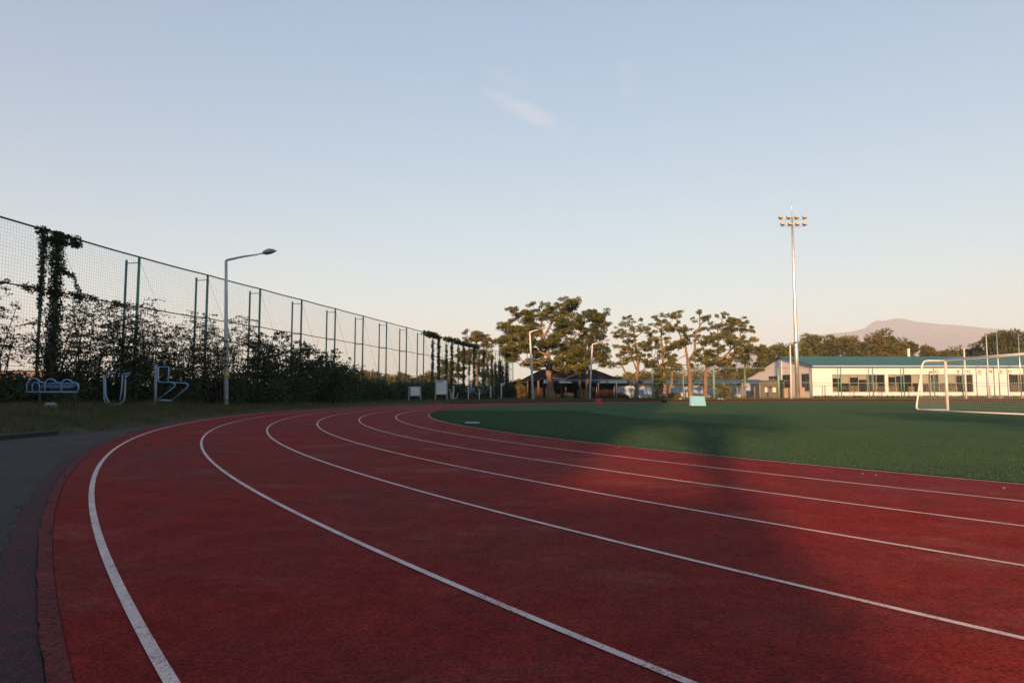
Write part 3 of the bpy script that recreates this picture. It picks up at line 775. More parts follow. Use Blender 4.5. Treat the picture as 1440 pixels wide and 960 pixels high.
# ---- scraggly shrubs growing through the fence
def shrub(label, x, y, h, w, seed, lacy=0.5, group='shrubs along the net fence', size=0.13, dn=1.0, mat='shrub', low=0.55):
    rng = np.random.default_rng(seed); rd = random.Random(seed)
    gz = vz(x, y)
    root = empty('shrub', (x, y, gz), label, 'shrub', group)
    tw = MB(); P, D = [], []
    for s_ in range(13):
        a = rd.uniform(0, 2 * math.pi); reach = w * 0.5 * rd.uniform(0.3, 1.0); hh = h * rd.uniform(0.55, 1.0)
        p0 = Vector((rd.uniform(-.35, .35) * w * .5, rd.uniform(-.3, .3) * w * .5, -0.1))
        p1 = p0 + Vector((math.cos(a) * reach * 0.3, math.sin(a) * reach * 0.3, hh * 0.55))
        p2 = p0 + Vector((math.cos(a) * reach, math.sin(a) * reach, hh))
        path_ = [p0.lerp(p1, f).lerp(p1.lerp(p2, f), f) for f in [k / 7 for k in range(8)]]
        tw.tube(path_, [0.035 - 0.004 * k for k in range(8)], 5, False)
        for k in range(13):
            f = rd.uniform(0.35, 1.0)
            b = p0.lerp(p1, f).lerp(p1.lerp(p2, f), f)
            d = Vector((rd.uniform(-1, 1), rd.uniform(-1, 1), rd.uniform(-0.12, 0.28))).normalized()
            ln = rd.uniform(0.4, 1.35) * (1.25 - 0.4 * f)
            e = b + d * ln + Vector((0, 0, -0.10 * ln))
            tw.tube([b, b.lerp(e, .5) + Vector((0, 0, .05)), e], [0.010, 0.008, 0.004], 3, False)
            nl = int((9 + 12 * (1 - lacy)) * dn)
            t = np.random.default_rng(rd.randrange(10**9)).random(nl)[:, None]
            base = np.array(b)[None] * (1 - t) + np.array(e)[None] * t
            P.append(base + rng.normal(size=(nl, 3)) * 0.04); D.append(unit(np.array(d)[None] + rng.normal(size=(nl, 3)) * 0.9))
    P = np.concatenate(P); D = np.concatenate(D); n = len(P)
    L = [sprays(rng, P, D, size * rng.uniform(.6, 1.3, n), size * rng.uniform(.22, .42, n))]
    # leafy lower mass
    for k in range(10):
        c = (rd.uniform(-.42, .42) * w, rd.uniform(-.3, .3) * w, h * low * .85 * rd.uniform(0.08, 0.92))
        L.append(leaf_cloud(rng, c, (w * .30, w * .26, h * low * .30), int(215 * dn), size * 1.15))
    tw.build('stem', M['twig'], root)
    poly_mesh('foliage', np.concatenate(L), 4, M[mat], root)
def fline(y, off=0.0):
    i = (y - 32.6) / 5.04
    x = -18.24 + 1.083 * i
    return x - pout.x * off, y - pout.y * off
sh = [(22.9, 4.7, 2.6, .9, .26, 'lacy shrub cut by the left edge of the picture, in front of the net'), (25.2, 4.7, 2.6, .95, .22, 'sparse twiggy shrub left of the ivy covered poles'),
      (27.6, 4.6, 2.6, .8, .26, 'shrub tangled round the foot of the ivy covered poles'), (29.4, 5.2, 3.0, .6, .40, 'tall shrub just right of the ivy covered poles, behind the low blue bench frame'),
      (31.2, 5.5, 3.0, .5, .52, 'tallest dark shrub behind the blue U shaped frame'), (33.0, 5.3, 3.0, .5, .50, 'dark shrub between the U shaped frame and the angled blue frame'),
      (35.0, 5.2, 3.0, .5, .48, 'shrub directly behind the angled blue frame'), (37.2, 5.4, 3.2, .5, .48, 'tall lacy shrub left of the near lamp post'),
      (39.4, 5.7, 3.2, .55, .46, 'tall shrub behind the near lamp post'), (41.8, 5.0, 3.2, .45, .55, 'shrub just right of the near lamp post'),
      (44.2, 5.2, 3.4, .45, .58, 'dense shrub second to the right of the near lamp post'), (46.8, 4.9, 3.4, .35, .66, 'dense shrub third to the right of the near lamp post'),
      (49.6, 4.3, 3.6, .25, .80, 'rounded leafy shrub near the end of the shrub row'), (52.2, 3.6, 3.4, .2, .85, 'last and lowest leafy shrub at the end of the shrub row')]
for i, (y, h, w, lacy, low, lb) in enumerate(sh):
    x, yy = fline(y, 0.45 + 0.35 * ((i * 37) % 5) / 5)
    shrub(lb, x, yy, h - vz(x, yy), w, 60 + i, lacy, low=low, size=0.10 if y < 40 else 0.135, dn=1.45 if y < 40 else 1.5)
# low hedge along the foot of the fence
def hedge(label, ya, yb, h, off, seed, w=0.9):
    rng = np.random.default_rng(seed); rd = random.Random(seed)
    x0, y0 = fline((ya + yb) / 2, off); gz = vz(x0, y0)
    root = empty('hedge', (x0, y0, gz), label, 'hedge', 'low hedges at the foot of the net fence')
    L = []; st = MB(); n = int((yb - ya) / 0.45)
    for k in range(n):
        x, y = fline(ya + (yb - ya) * (k + .5) / n, off)
        hh = h * rd.uniform(0.75, 1.15)
        st.tube([(x - x0, y - y0, -0.1), (x - x0 + rd.uniform(-.1, .1), y - y0, hh * .8)], [0.03, 0.01], 5)
        for q in range(3):
            L.append(leaf_cloud(rng, (x - x0 + rd.uniform(-.2, .2), y - y0, hh * (0.2 + 0.3 * q)), (w * .6, 0.55, hh * .25), 130, 0.2))
    st.build('stem', M['twig'], root)
    poly_mesh('foliage', np.concatenate(L), 4, M['shrub'], root)
hedge('dark low hedge at the far left behind the blue bench frame', 20.0, 31.0, 1.15, 0.2, 81)
hedge('dark low hedge under the tall shrubs left of the near lamp post', 31.0, 42.0, 1.3, 0.2, 82)
hedge('dark low hedge under the shrubs right of the near lamp post', 42.0, 54.0, 1.5, 0.2, 83)
hedge('dark hedge left of the small notice board', 54.0, 70.0, 1.75, -0.4, 84, 1.2)
hedge('dark hedge behind the two notice boards', 70.0, 88.0, 1.9, -0.4, 85, 1.4)
hedge('dark hedge behind the outdoor exercise machines', 88.0, 116.0, 1.7, -0.4, 86, 1.6)

# ------------------------------------------------------------------ grass and turf blades (stuff)
def vz_np(x, y):
    out = np.empty(len(x))
    for i in range(len(x)): out[i] = vz(x[i], y[i])
    return out
def blades(rng, x, y, z, h, w, lean=0.35):
    n = len(x); a = rng.uniform(0, 2 * np.pi, n)
    b = np.stack([x, y, z], 1)
    side = np.stack([np.cos(a), np.sin(a), np.zeros(n)], 1) * w[:, None]
    tip = b + np.stack([rng.normal(size=n) * lean * h, rng.normal(size=n) * lean * h, h], 1)
    return np.stack([b - side, b + side, tip], 1)
rng = np.random.default_rng(3)
def verge_pts(n, t0, t1, d0, d1, pw=1.0):
    th = rng.uniform(t0, t1, n); d = d0 + (d1 - d0) * rng.random(n) ** pw
    r = np.array([verge_in(a) for a in th]) + d
    return CX + r * np.cos(np.radians(th)), CY + r * np.sin(np.radians(th)), d
x, y, d = verge_pts(80000, 166, 203.5, 0.03, 8.0, 0.9)
clump = np.sin(x * 2.1 + np.sin(y * 1.7)) * np.sin(y * 2.6 + np.sin(x * 1.3)) * 0.5 + 0.5
keep = rng.random(len(x)) < 0.25 + 0.75 * clump
x, y, d, clump = x[keep], y[keep], d[keep], clump[keep]
h = (0.05 + 0.13 * clump + 0.10 * np.clip(d / 5, 0, 1)) * rng.uniform(0.5, 1.5, len(x))
b1 = blades(rng, x, y, vz_np(x, y) - 0.01, h, rng.uniform(0.006, 0.013, len(x)))
x, y, d = verge_pts(16000, 90, 166, 0.9, 12.0, 0.8)
b2 = blades(rng, x, y, vz_np(x, y) - 0.01, rng.uniform(0.08, 0.26, len(x)), rng.uniform(0.02, 0.04, len(x)))
n = 12000; x = rng.uniform(CX, 85, n); y = CY + 49.36 + 0.9 + rng.random(n) * 18
b3 = blades(rng, x, y, vz_np(x, y) - 0.01, rng.uniform(0.08, 0.26, n), rng.uniform(0.02, 0.04, n))
n = 9000; x = rng.uniform(45, 85, n); y = 100.2 + rng.random(n) * 2.0
b4 = blades(rng, x, y, vz_np(x, y) - 0.01, rng.uniform(0.25, 0.6, n), rng.uniform(0.02, 0.05, n))
tag(poly_mesh('verge_grass', np.concatenate([b1, b2, b3, b4]), 3, M['grass']), 'rough dry grass growing on the verge', 'grass', kind='stuff')
n = 280000
th = R(180) + np.radians(rng.uniform(-2, 52, n)); r = RIN - 0.04 - 7.0 * rng.random(n) ** 1.5
x, y = CX + r * np.cos(th), CY + r * np.sin(th)
tag(poly_mesh('turf_pile', blades(rng, x, y, np.full(n, 0.008), rng.uniform(0.010, 0.024, n), rng.uniform(0.003, 0.006, n), 1.1), 3, M['turf_blade']),
    'short plastic pile of the artificial turf along its near edge', 'turf', kind='stuff')

n = 420
th = R(180) + np.radians(rng.uniform(-10, 50, n)); r = np.where(rng.random(n) < .6, RIN + np.abs(rng.normal(size=n)) * .5, 48.95 + np.abs(rng.normal(size=n)) * .25)
p_ = np.stack([CX + r * np.cos(th), CY + r * np.sin(th), np.full(n, .012)], 1); d_ = unit(rng.normal(size=(n, 3)) * np.array([1, 1, .25]))
tag(poly_mesh('fallen_leaves', sprays(rng, p_, d_, rng.uniform(.02, .045, n), rng.uniform(.006, .012, n)), 4, M['earth']), 'scattered fallen leaves along the edges of the track', 'leaves', kind='stuff')

# ------------------------------------------------------------------ street lamps
def lamp(label, px, py, Y, top_px, top_py, arm_px, arm_py, arm_dy, r0=0.125, r1=0.065, head=1.05, sticker=False):
    b = at(px, py, Y); gz = vz(b[0], Y); tp = at(top_px, top_py, Y); e = at(arm_px, arm_py, Y + arm_dy)
    root = empty('street_lamp', (b[0], Y, gz), label, 'street lamp', 'street lamps around the track')
    o = Vector((b[0], Y, gz)); q = lambda v: Vector(v) - o
    T = q(tp); En = q(e)
    MB().tube([(0, 0, -0.2), T * 0.5, T], [r0, (r0 + r1) / 2, r1], 12).build('post', M['lamp_white'], root)
    MB().tube([(0, 0, -0.02), (0, 0, 0.05)], r0 * 1.9, 12).build('base_plate', M['lamp_white'], root)
    f = max(0.3, 1 - head / max(0.5, (En - T).length))
    hp = T.lerp(En, f)
    rise = Vector((0, 0, 0.10))
    MB().tube([T - Vector((0, 0, 0.10)), T.lerp(hp, 0.03), T.lerp(hp, 0.5) + rise * .35, hp], [r1 * 1.02, r1 * .95, r1 * .72, r1 * .5], 10).build('arm', M['lamp_white'], root)
    d = (En - hp).normalized(); hd = MB(); Ld = (En - hp).length
    s_ = d.cross(Vector((0, 0, 1))).normalized(); u = s_.cross(d)
    rings = []
    prof = [(0, .035, .04), (.22, .05, .05), (.34, .15, .16), (.58, .19, .24), (.82, .15, .17), (1, .03, .03)]
    N = 12
    for (a, w_, hh) in prof:
        for k in range(N):
            an = 2 * math.pi * k / N
            zc = math.sin(an); zc = zc * hh * (0.95 if zc > 0 else 0.35)
            rings.append(hp + d * (a * Ld) + s_ * (math.cos(an) * w_) + u * zc)
    fs = [(i * N + k, i * N + (k + 1) % N, (i + 1) * N + (k + 1) % N, (i + 1) * N + k) for i in range(5) for k in range(N)]
    hd.add(rings, fs, True); hd.add(rings[:N], [tuple(reversed(range(N)))]); hd.add(rings[-N:], [tuple(range(N))])
    ho = hd.build('lamp_head', M['lamp_grey'], root)
    ln = MB(); cpt = hp + d * (.55 * Ld) - u * .058
    ln.add([cpt + d * (Ld * .2 * a) + s_ * (.11 * b_) for a, b_ in ((-1, -1), (1, -1), (1, 1), (-1, 1))] + [cpt - u * .03 + d * (Ld * .16 * a) + s_ * (.08 * b_) for a, b_ in ((-1, -1), (1, -1), (1, 1), (-1, 1))],
           [(0, 1, 2, 3), (7, 6, 5, 4), (0, 4, 5, 1), (1, 5, 6, 2), (2, 6, 7, 3), (3, 7, 4, 0)])
    ln.build('lens', M['flood_glass'], ho)
    if sticker:
        MB().tube([T * 0.215, T * 0.235], r0 * 0.93 + .004, 12, False).build('sticker', M['yellow'], root)
        MB().tube([T * 0.05, T * 0.062], r0 * 1.0 + .006, 12, False).build('strap', M['lamp_grey'], root)
    return root
lamp('nearest street lamp, on the grass among the dark shrubs', 318, 571, 37, 318, 366, 389, 353, 0, 0.135, 0.075, sticker=True)
lamp('street lamp left of the thick pine trunk', 750, 562, 82, 745, 467, 768, 460.5, -1.0, 0.16, 0.10)
lamp('street lamp beside the twin trunked pine', 829, 562.5, 84, 833, 484, 858, 478, 0.5, 0.14, 0.085)
lamp('street lamp just left of the floodlight mast', 1113, 562.5, 88, 1111, 485, 1121, 481, -1.8, 0.13, 0.085)
lamp('street lamp seen behind the goal net', 1359, 563, 90, 1355.5, 489, 1367, 485, -1.5, 0.13, 0.085)

# ------------------------------------------------------------------ floodlight mast
Y = 97.0; b = at(1122, 561, Y); gz = vz(b[0], Y); tp = at(1118.5, 306, Y)
mast = empty('floodlight_mast', (b[0], Y, gz), 'tall steel floodlight mast in front of the white building', 'floodlight')
o = Vector((b[0], Y, gz)); T = Vector((0, 0, tp[2] - gz))
MB().tube([(0, 0, -0.3), T * .25, T * .5, T * .75, T], [0.31, 0.28, 0.23, 0.18, 0.13], 16).build('mast_pole', M['steel'], mast)
for f in (0.28, 0.53, 0.78): MB().tube([T * f, T * (f + 0.006)], 0.335 - 0.19 * f, 16).build('joint_collar', M['steel'], mast)
MB().tube([(0, 0, 0), (0, 0, 0.08)], 0.62, 16).build('base_plate', M['steel'], mast)
MB().tube([T, T + Vector((0, 0, 3.0))], [0.035, 0.012], 6).build('lightning_rod', M['steel'], mast)
for zz, wd in ((-0.05, 1.75), (-1.05, 1.6)):
    cb = MB(); cb.box(-wd, wd, -0.06, 0.06, T.z + zz - .30, T.z + zz - .18); cb.build('crossbar', M['steel'], mast)
    for k in range(4):
        x = -wd + 2 * wd * k / 3 + (0.12 if zz < -1 else 0)
        hmb = MB(); z = T.z + zz + 0.05
        hmb.add([(x - .30, -.55, z - .16), (x + .30, -.55, z - .16), (x + .34, -.30, z + .20), (x - .34, -.30, z + .20), (x - .16, .12, z - .22), (x + .16, .12, z - .22), (x + .18, .20, z + .08), (x - .18, .20, z + .08)],
                [(0, 1, 2, 3), (5, 4, 7, 6), (1, 5, 6, 2), (4, 0, 3, 7), (3, 2, 6, 7), (4, 5, 1, 0)])
        hobj = hmb.build('floodlight', M['flood'], mast)
        gm = MB(); gm.add([(x - .26, -.556, z - .13), (x + .26, -.556, z - .13), (x + .29, -.318, z + .19), (x - .29, -.318, z + .19)], [(0, 1, 2, 3)]); gm.build('lens', M['flood_glass'], hobj)
        MB().tube([(x, -.1, z - .2), (x, 0, z - .3)], .04, 6).build('bracket', M['steel'], hobj)

# ------------------------------------------------------------------ football goal
GX, GY0, GY1, GHt = 20.93, 32.55, 25.23, 2.44
goal = empty('football_goal', (GX, GY0, 0.01), 'white football goal with net on the turf at right', 'goal')
r = 0.065; W_ = GY1 - GY0
for yy in (0, W_): MB().tube([(0, yy, -0.02), (0, yy, GHt)], r, 14).build('goal_post', M['white_paint'], goal)
MB().tube([(0, 0.065, GHt), (0, W_ - .065, GHt)], r, 14).build('crossbar', M['white_paint'], goal)
side = [(0, GHt - .02), (-0.85, GHt - .02), (-1.02, GHt - .06), (-1.12, GHt - .20), (-1.48, 0.30), (-1.50, 0.16), (-1.40, 0.05), (0, 0.05)]
for yy in (0, W_):
    MB().tube([(p_[0], yy, p_[1]) for p_ in side], 0.040, 10).build('side_stay', M['white_paint'], goal)
MB().tube([(-1.44, 0, .045), (-1.44, W_, .045)], 0.040, 10).build('ground_bar', M['white_paint'], goal)
gl = MB(); gl.box(-1.62, 0.10, -0.02, 0.02, 0.002, 0.006); 
prs = []
back = [(0, GHt - .05), (-1.05, GHt - .1), (-1.48, 0.1)]
def bp(t):
    l1 = 1.05; l2 = math.hypot(.43, GHt - .2)
    s_ = t * (l1 + l2)
    if s_ < l1: return (-s_, GHt - .05 - .05 * s_ / l1)
    f = (s_ - l1) / l2; return (-1.05 - .43 * f, (GHt - .1) + (0.1 - GHt + .1) * f)
ny, nt = 60, 28
for k in range(ny + 1):
    yy = W_ * k / ny; q = [bp(j / 10) for j in range(11)]
    for j in range(10): prs.append(((q[j][0], yy, q[j][1]), (q[j+1][0], yy, q[j+1][1])))
for k in range(nt + 1):
    q = bp(k / nt); prs.append(((q[0], 0, q[1]), (q[0], W_, q[1])))
for yy in (0, W_):
    for k in range(1, 12):
        x = -1.48 * k / 12; zt = GHt - .06 if x > -1.05 else GHt - .1 - (-1.05 - x) / .43 * (GHt - .2)
        prs.append(((x, yy, 0.05), (x, yy, zt)))
    for k in range(1, 19):
        z = GHt * k / 19; xe = -1.05 - .43 * (GHt - .1 - z) / (GHt - .2); prs.append(((0, yy, z), (xe, yy, z)))
tag(poly_mesh('goal_net', cords(prs, 0.0020), 4, M['white_net'], goal), kind='stuff')
# goal line painted on the turf
ln = MB(); ln.box(GX - 0.06, GX + 0.06, 22.0, 33.6, 0.012, 0.016)
tag(ln.build('goal_line', M['line']), 'white goal line painted on the turf under the goal', 'line', kind='structure')

# ------------------------------------------------------------------ things on the turf
b = at(842, 569, 50.5)
bx = empty('red_box', (b[0], 50.5, 0.012), 'small bright red plastic box standing on the far turf', 'box')
k = MB(); k.add([(-.17, -.17, 0), (.17, -.17, 0), (.17, .17, 0), (-.17, .17, 0), (-.20, -.20, .40), (.20, -.20, .40), (.20, .20, .40), (-.20, .20, .40)],
                [(0, 3, 2, 1), (0, 1, 5, 4), (1, 2, 6, 5), (2, 3, 7, 6), (3, 0, 4, 7), (4, 5, 6, 7)]); k.build('body', M['red_box'], bx)
k = MB(); k.box(-.215, .215, -.215, .215, .40, .445); k.build('lid', M['red_box'], bx)
b = at(981, 570.5, 46.3)
bd = empty('folding_board', (b[0], 46.3, 0.012), 'light blue folding board standing on the far turf', 'board')
for sy, nm in ((-1, 'front_panel'), (1, 'rear_panel')):
    k = MB(); y0, y1 = sy * 0.24, sy * 0.03
    k.add([(-.50, y0, 0), (.52, y0, 0), (.47, y1, .64), (-.53, y1, .64), (-.50, y0 - .02 * sy, 0), (.52, y0 - .02 * sy, 0), (.47, y1 - .02 * sy, .64), (-.53, y1 - .02 * sy, .64)],
          [(0, 1, 2, 3), (7, 6, 5, 4), (0, 4, 5, 1), (1, 5, 6, 2), (2, 6, 7, 3), (3, 7, 4, 0)])
    k.build(nm, M['cyan'], bd)
MB().tube([(-.53, 0, .645), (.47, 0, .645)], .02, 6).build('hinge', M['lamp_grey'], bd)
b = at(934, 566, 62)
cn = empty('traffic_cone', (b[0], 62, 0.012), 'orange and white traffic cone on a dark base at the far turf edge', 'traffic cone')
k = MB(); k.tube([(0, 0, 0), (0, 0, .56)], [.235, .215], 14); k.build('base_drum', M['black'], cn)
k = MB(); k.tube([(0, 0, .56), (0, 0, .60)], .25, 14); k.build('flange', M['orange'], cn)
z0, z1, ra, rb = .60, 1.36, .20, .05
def cr(z): return ra + (rb - ra) * (z - z0) / (z1 - z0)
for za, zb, mt, nm in ((.60, .86, 'orange', 'cone_band'), (.86, 1.03, 'reflective', 'reflective_band'), (1.03, 1.12, 'orange', 'cone_band'), (1.12, 1.26, 'reflective', 'reflective_band'), (1.26, 1.36, 'orange', 'cone_tip')):
    MB().tube([(0, 0, za), (0, 0, zb)], [cr(za), cr(zb)], 14).build(nm, M[mt], cn)
def lump(name, label, cat, x, y, sx, sy, sz, mat, seed):
    rd_ = random.Random(seed); bm = bmesh.new(); bmesh.ops.create_icosphere(bm, subdivisions=2, radius=1)
    for v in bm.verts:
        f = rd_.uniform(.75, 1.15); v.co = Vector((v.co.x * sx * f, v.co.y * sy * f, max(-.2, v.co.z) * sz * f))
    me = bpy.data.meshes.new(name); bm.to_mesh(me); bm.free(); me.materials.append(mat)
    o_ = bpy.data.objects.new(name, me); COL.objects.link(o_); o_.location = (x, y, vz(x, y) + .15 * sz)
    return tag(o_, label, cat)
lump('white_sack', 'crumpled white sack on the grass right of the light blue board', 'sack', at(1013, 561, 84)[0], 84, .42, .25, .16, M['reflective'], 1)
lump('white_bag', 'small white bag on the grass left of the light blue board', 'bag', at(957, 561, 84)[0], 84, .22, .2, .18, M['reflective'], 2)
lump('orange_cloth', 'crumpled orange red cloth on the grass left of the near lamp', 'cloth', at(303, 567, 36)[0], 36, .24, .18, .16, M['orange'], 3)
lump('grey_rock', 'small grey rock in the grass under the low blue bench frame', 'rock', at(71, 564, 23)[0], 23, .22, .2, .22, M['concrete'], 4)

# ------------------------------------------------------------------ blue tube frames on the left bank
def sketch(Y, u0, v0, s):
    def f(u, v, dy=0.0):
        q = at(u0 + u / s, v0 + v / s, Y); return (q[0], Y + dy, q[2])
    return f
def tubes(root, name, o, lines, r, mat, n=8):
    for l in lines: MB().tube([Vector(p_) - o for p_ in l], r, n).build(name, M[mat], root)
# sit-up bench frame
Y = 23.5; S = sketch(Y, 0, 500, 4.8); c = S(355, 245); gz = vz(c[0], Y); o = Vector((c[0], Y, gz))
e1 = empty('bench_frame', o, 'low blue tubular bench frame with three arches at far left', 'exercise frame', 'blue tube frames on the bank')
front = [(178, 245), (182, 190), (200, 162), (225, 150), (250, 157), (272, 178), (300, 182)]
a2 = [(303, 243), (303, 182), (316, 164), (338, 156), (362, 162), (384, 182), (412, 182)]
a3 = [(415, 243), (415, 190), (426, 168), (448, 160), (470, 164), (490, 180), (515, 183), (529, 196), (530, 228), (518, 243)]
for dy in (0.0,):
    tubes(e1, 'arch', o, [[S(u + dy * 12, v - dy * 3, dy) for u, v in l] for l in (front, a2, a3)], 0.022, 'blue_tube')
    tubes(e1, 'bottom_rail', o, [[S(178 + dy * 12, 245 - dy * 3, dy), S(520 + dy * 12, 245 - dy * 3, dy)]], 0.024, 'blue_tube')
tubes(e1, 'inner_hoop', o, [[S(u, v, .1) for u, v in ((205, 240), (204, 200), (214, 182), (230, 177), (246, 184), (253, 202), (253, 240))]], 0.020, 'blue_tube')
tubes(e1, 'slat', o, [[S(250, v, .08 + .1 * k), S(485, v, .08 + .1 * k)] for k, v in enumerate((214, 204, 194, 184))], 0.011, 'blue_tube', 6)
for u in (230, 470):
    q = S(u, 246, .28); MB().tube([(q[0] - o.x, .28, -0.1), (q[0] - o.x, .28, q[2] - gz)], 0.035, 8).build('leg', M['black'], e1)  # legs coloured black in place of the dark shade around them
# U shaped frame
Y = 27.0; S = sketch(Y, 0, 500, 4.8); c = S(772, 330); gz = vz(c[0], Y); o = Vector((c[0], Y, gz))
e2 = empty('pull_up_frame', o, 'blue and grey U shaped tube frame on the left bank', 'exercise frame', 'blue tube frames on the bank')
tubes(e2, 'outer_post', o, [[S(u, v) for u, v in ((703, 128), (703, 285), (712, 312), (735, 327), (772, 330), (810, 325), (832, 305), (842, 275), (848, 128))]], 0.036, 'grey_post')
tubes(e2, 'inner_tube', o, [[S(u, v, -.05) for u, v in ((716, 150), (718, 260), (728, 292), (745, 314))], [S(u, v, -.05) for u, v in ((832, 128), (826, 230), (814, 300))]], 0.026, 'blue_tube')
tubes(e2, 'handle', o, [[S(u, v, -.05) for u, v in ((716, 150), (730, 130), (752, 118), (785, 112))], [S(u, v, -.05) for u, v in ((832, 124), (885, 117), (868, 135), (850, 152))]], 0.026, 'blue_tube')
MB().tube([(0, 0, -.15), (0, 0, S(772, 330)[2] - gz + .02)], 0.05, 8).build('foot', M['grey_post'], e2)
# angled frame
Y = 30.0; S = sketch(Y, 0, 500, 4.8); c = S(1050, 310); gz = vz(c[0], Y); o = Vector((c[0], Y, gz))
e3 = empty('step_frame', o, 'angled blue tube frame on a grey post left of the near lamp', 'exercise frame', 'blue tube frames on the bank')
MB().tube([(0, 0, -.2), Vector(S(1052, 62)) - o], 0.062, 10).build('post', M['grey_post'], e3)
tubes(e3, 'upper_frame', o, [[S(u, v) for u, v in ((1062, 76), (1140, 76), (1134, 178))], [S(u, v, -.06) for u, v in ((1074, 76), (1072, 160), (1078, 174), (1092, 180))]], 0.028, 'blue_tube')
tubes(e3, 'lower_frame', o, [[S(u, v, -.1) for u, v in ((1085, 180), (1172, 180), (1188, 190), (1186, 208), (1070, 298))], [S(u, v, .3) for u, v in ((1134, 180), (1232, 184), (1248, 196), (1242, 214), (1138, 300))]], 0.028, 'blue_tube')
tubes(e3, 'bottom_bar', o, [[S(1056, 303), S(1138, 303, .3)], [S(1056, 296, -.1), S(1138, 303, .3)]], 0.03, 'blue_tube')

# ------------------------------------------------------------------ notice boards
def board(label, Y, xa, xb, ya, yb, legs, text):
    c = at((xa + xb) / 2, yb, Y); gz = vz(c[0], Y); root = empty('notice_board', (c[0], Y, gz), label, 'notice board', 'notice boards by the fence')
    x0, x1 = at(xa, yb, Y)[0] - c[0], at(xb, yb, Y)[0] - c[0]; z0, z1 = at(xa, yb, Y)[2] - gz, at(xa, ya, Y)[2] - gz
    for lx in legs:
        X = at(lx, yb, Y)[0] - c[0]
        k = MB(); k.box(X - .06, X + .06, -.05, .05, -.2, z1 + .06); k.build('leg', M['grey_post'], root)
    k = MB(); k.box(x0 - .05, x1 + .05, -.03, .03, z0 - .05, z1 + .05); k.build('frame', M['grey_post'], root)
    k = MB(); k.box(x0, x1, -.036, -.031, z0, z1); pn = k.build('panel', M['sign_white'], root)
    if text:
        w = x1 - x0; hh = z1 - z0
        k = MB(); k.box(x0 + w * .06, x0 + w * .62, -.040, -.0365, z1 - hh * .13, z1 - hh * .04); k.build('heading', M['sign_blue'], pn)
        for i in range(7):
            zz = z1 - hh * (.24 + .085 * i); e = (.9, .86, .9, .7, .88, .8, .6)[i]
            k = MB(); k.box(x0 + w * .1, x0 + w * e, -.039, -.0365, zz - .02, zz); k.build('text_line', M['sign_ink'], pn)
    return root
board('small blank white notice board on two grey legs', 66, 577.5, 590, 544, 556, (575, 591.5), False)
board('larger white notice board with blue heading and lines of text', 68, 614, 629, 535, 554, (612.5, 628.5), True)

# ------------------------------------------------------------------ outdoor exercise machines
def machine(label, px, Y, parts):
    c = at(px, 559, Y); gz = vz(c[0], Y); root = empty('exercise_machine', (c[0], Y, gz), label, 'exercise machine', 'exercise machines near the end of the fence')
    for nm, pts, r, mt in parts: MB().tube(pts, r, 8).build(nm, M[mt], root)
    return root
def banded(x, y, z0, n, r=0.13, st=0.2):
    out = []
    for i in range(n):
        out.append(('white_band', [(x, y, z0 + i * st), (x, y, z0 + i * st + st * .55)], r, 'white_paint'))
        out.append(('black_band', [(x, y, z0 + i * st + st * .55), (x, y, z0 + (i + 1) * st)], r * .92, 'black'))
    return out
def ring(x, y, z, r, n=20): return [(x + r * math.cos(2 * math.pi * k / n), y, z + r * math.sin(2 * math.pi * k / n)) for k in range(n + 1)]
Y = 80
machine('exercise machine with banded column right beside the larger notice board', 637.5, 76, banded(0, 0, .85, 3) + [('post', [(0, 0, -.1), (0, 0, .85)], .055, 'white_paint'), ('post', [(-.16, 0, -.1), (-.16, 0, .85)], .04, 'white_paint'),
        ('post', [(-.34, 0, -.1), (-.34, 0, 1.0), (-.46, 0, 1.25)], .035, 'white_paint'), ('pedal_arm', [(.05, 0, .25), (.35, 0, .2), (.45, 0, .45), (.5, 0, .75)], .03, 'white_paint'), ('top_cap', [(0, 0, 1.45), (0, 0, 1.6)], .10, 'white_paint')])
machine('exercise machine with banded column and side hoop left of the big wheel', 658.5, Y, banded(0, 0, .8, 3) + [('post', [(0, 0, -.1), (0, 0, .8)], .06, 'white_paint'), ('hoop', ring(-.02, .06, 1.15, .32), .025, 'grey_post'), ('top_cap', [(0, 0, 1.4), (0, 0, 1.55)], .11, 'white_paint')])
machine('exercise machine with a large upright wheel', 673, Y, banded(.08, -.1, .75, 3, .12) + [('post', [(.08, -.1, -.1), (.08, -.1, .75)], .06, 'white_paint'), ('wheel_rim', ring(0, 0, 1.2, .56, 28), .032, 'grey_post'),
        ('spoke', [(-.56, 0, 1.2), (.56, 0, 1.2)], .018, 'grey_post'), ('spoke', [(0, 0, .64), (0, 0, 1.76)], .018, 'grey_post'), ('foot_bar', [(.08, -.1, .1), (.2, -.3, 0), (.4, -.3, 0)], .03, 'white_paint')])
machine('exercise machine with two swinging arms right of the big wheel', 690, Y + 1, banded(0, 0, .3, 5, .11, .22) + [('post', [(0, 0, -.1), (0, 0, 1.6)], .05, 'grey_post'), ('swing_arm', [(0, 0, 1.35), (-.35, 0, 1.3), (-.6, 0, .95), (-.75, 0, .8)], .025, 'grey_post'),
        ('swing_arm', [(0, 0, 1.35), (.35, 0, 1.3), (.42, 0, .8), (.4, 0, .4)], .025, 'grey_post'), ('top_cap', [(0, 0, 1.4), (0, 0, 1.58)], .09, 'white_paint')])
machine('exercise machine with a T bar top, rightmost of the machines', 705, Y + 1, banded(0, 0, .55, 4, .10, .2) + [('post', [(0, 0, -.1), (0, 0, 1.9)], .055, 'white_paint'), ('top_bar', [(-.12, 0, 1.9), (.45, 0, 1.92)], .06, 'white_paint'),
        ('brace', [(0, 0, 1.5), (.3, 0, 1.88)], .03, 'white_paint'), ('foot_bar', [(0, 0, .1), (-.25, -.1, .15), (-.35, -.1, .5)], .03, 'grey_post')])

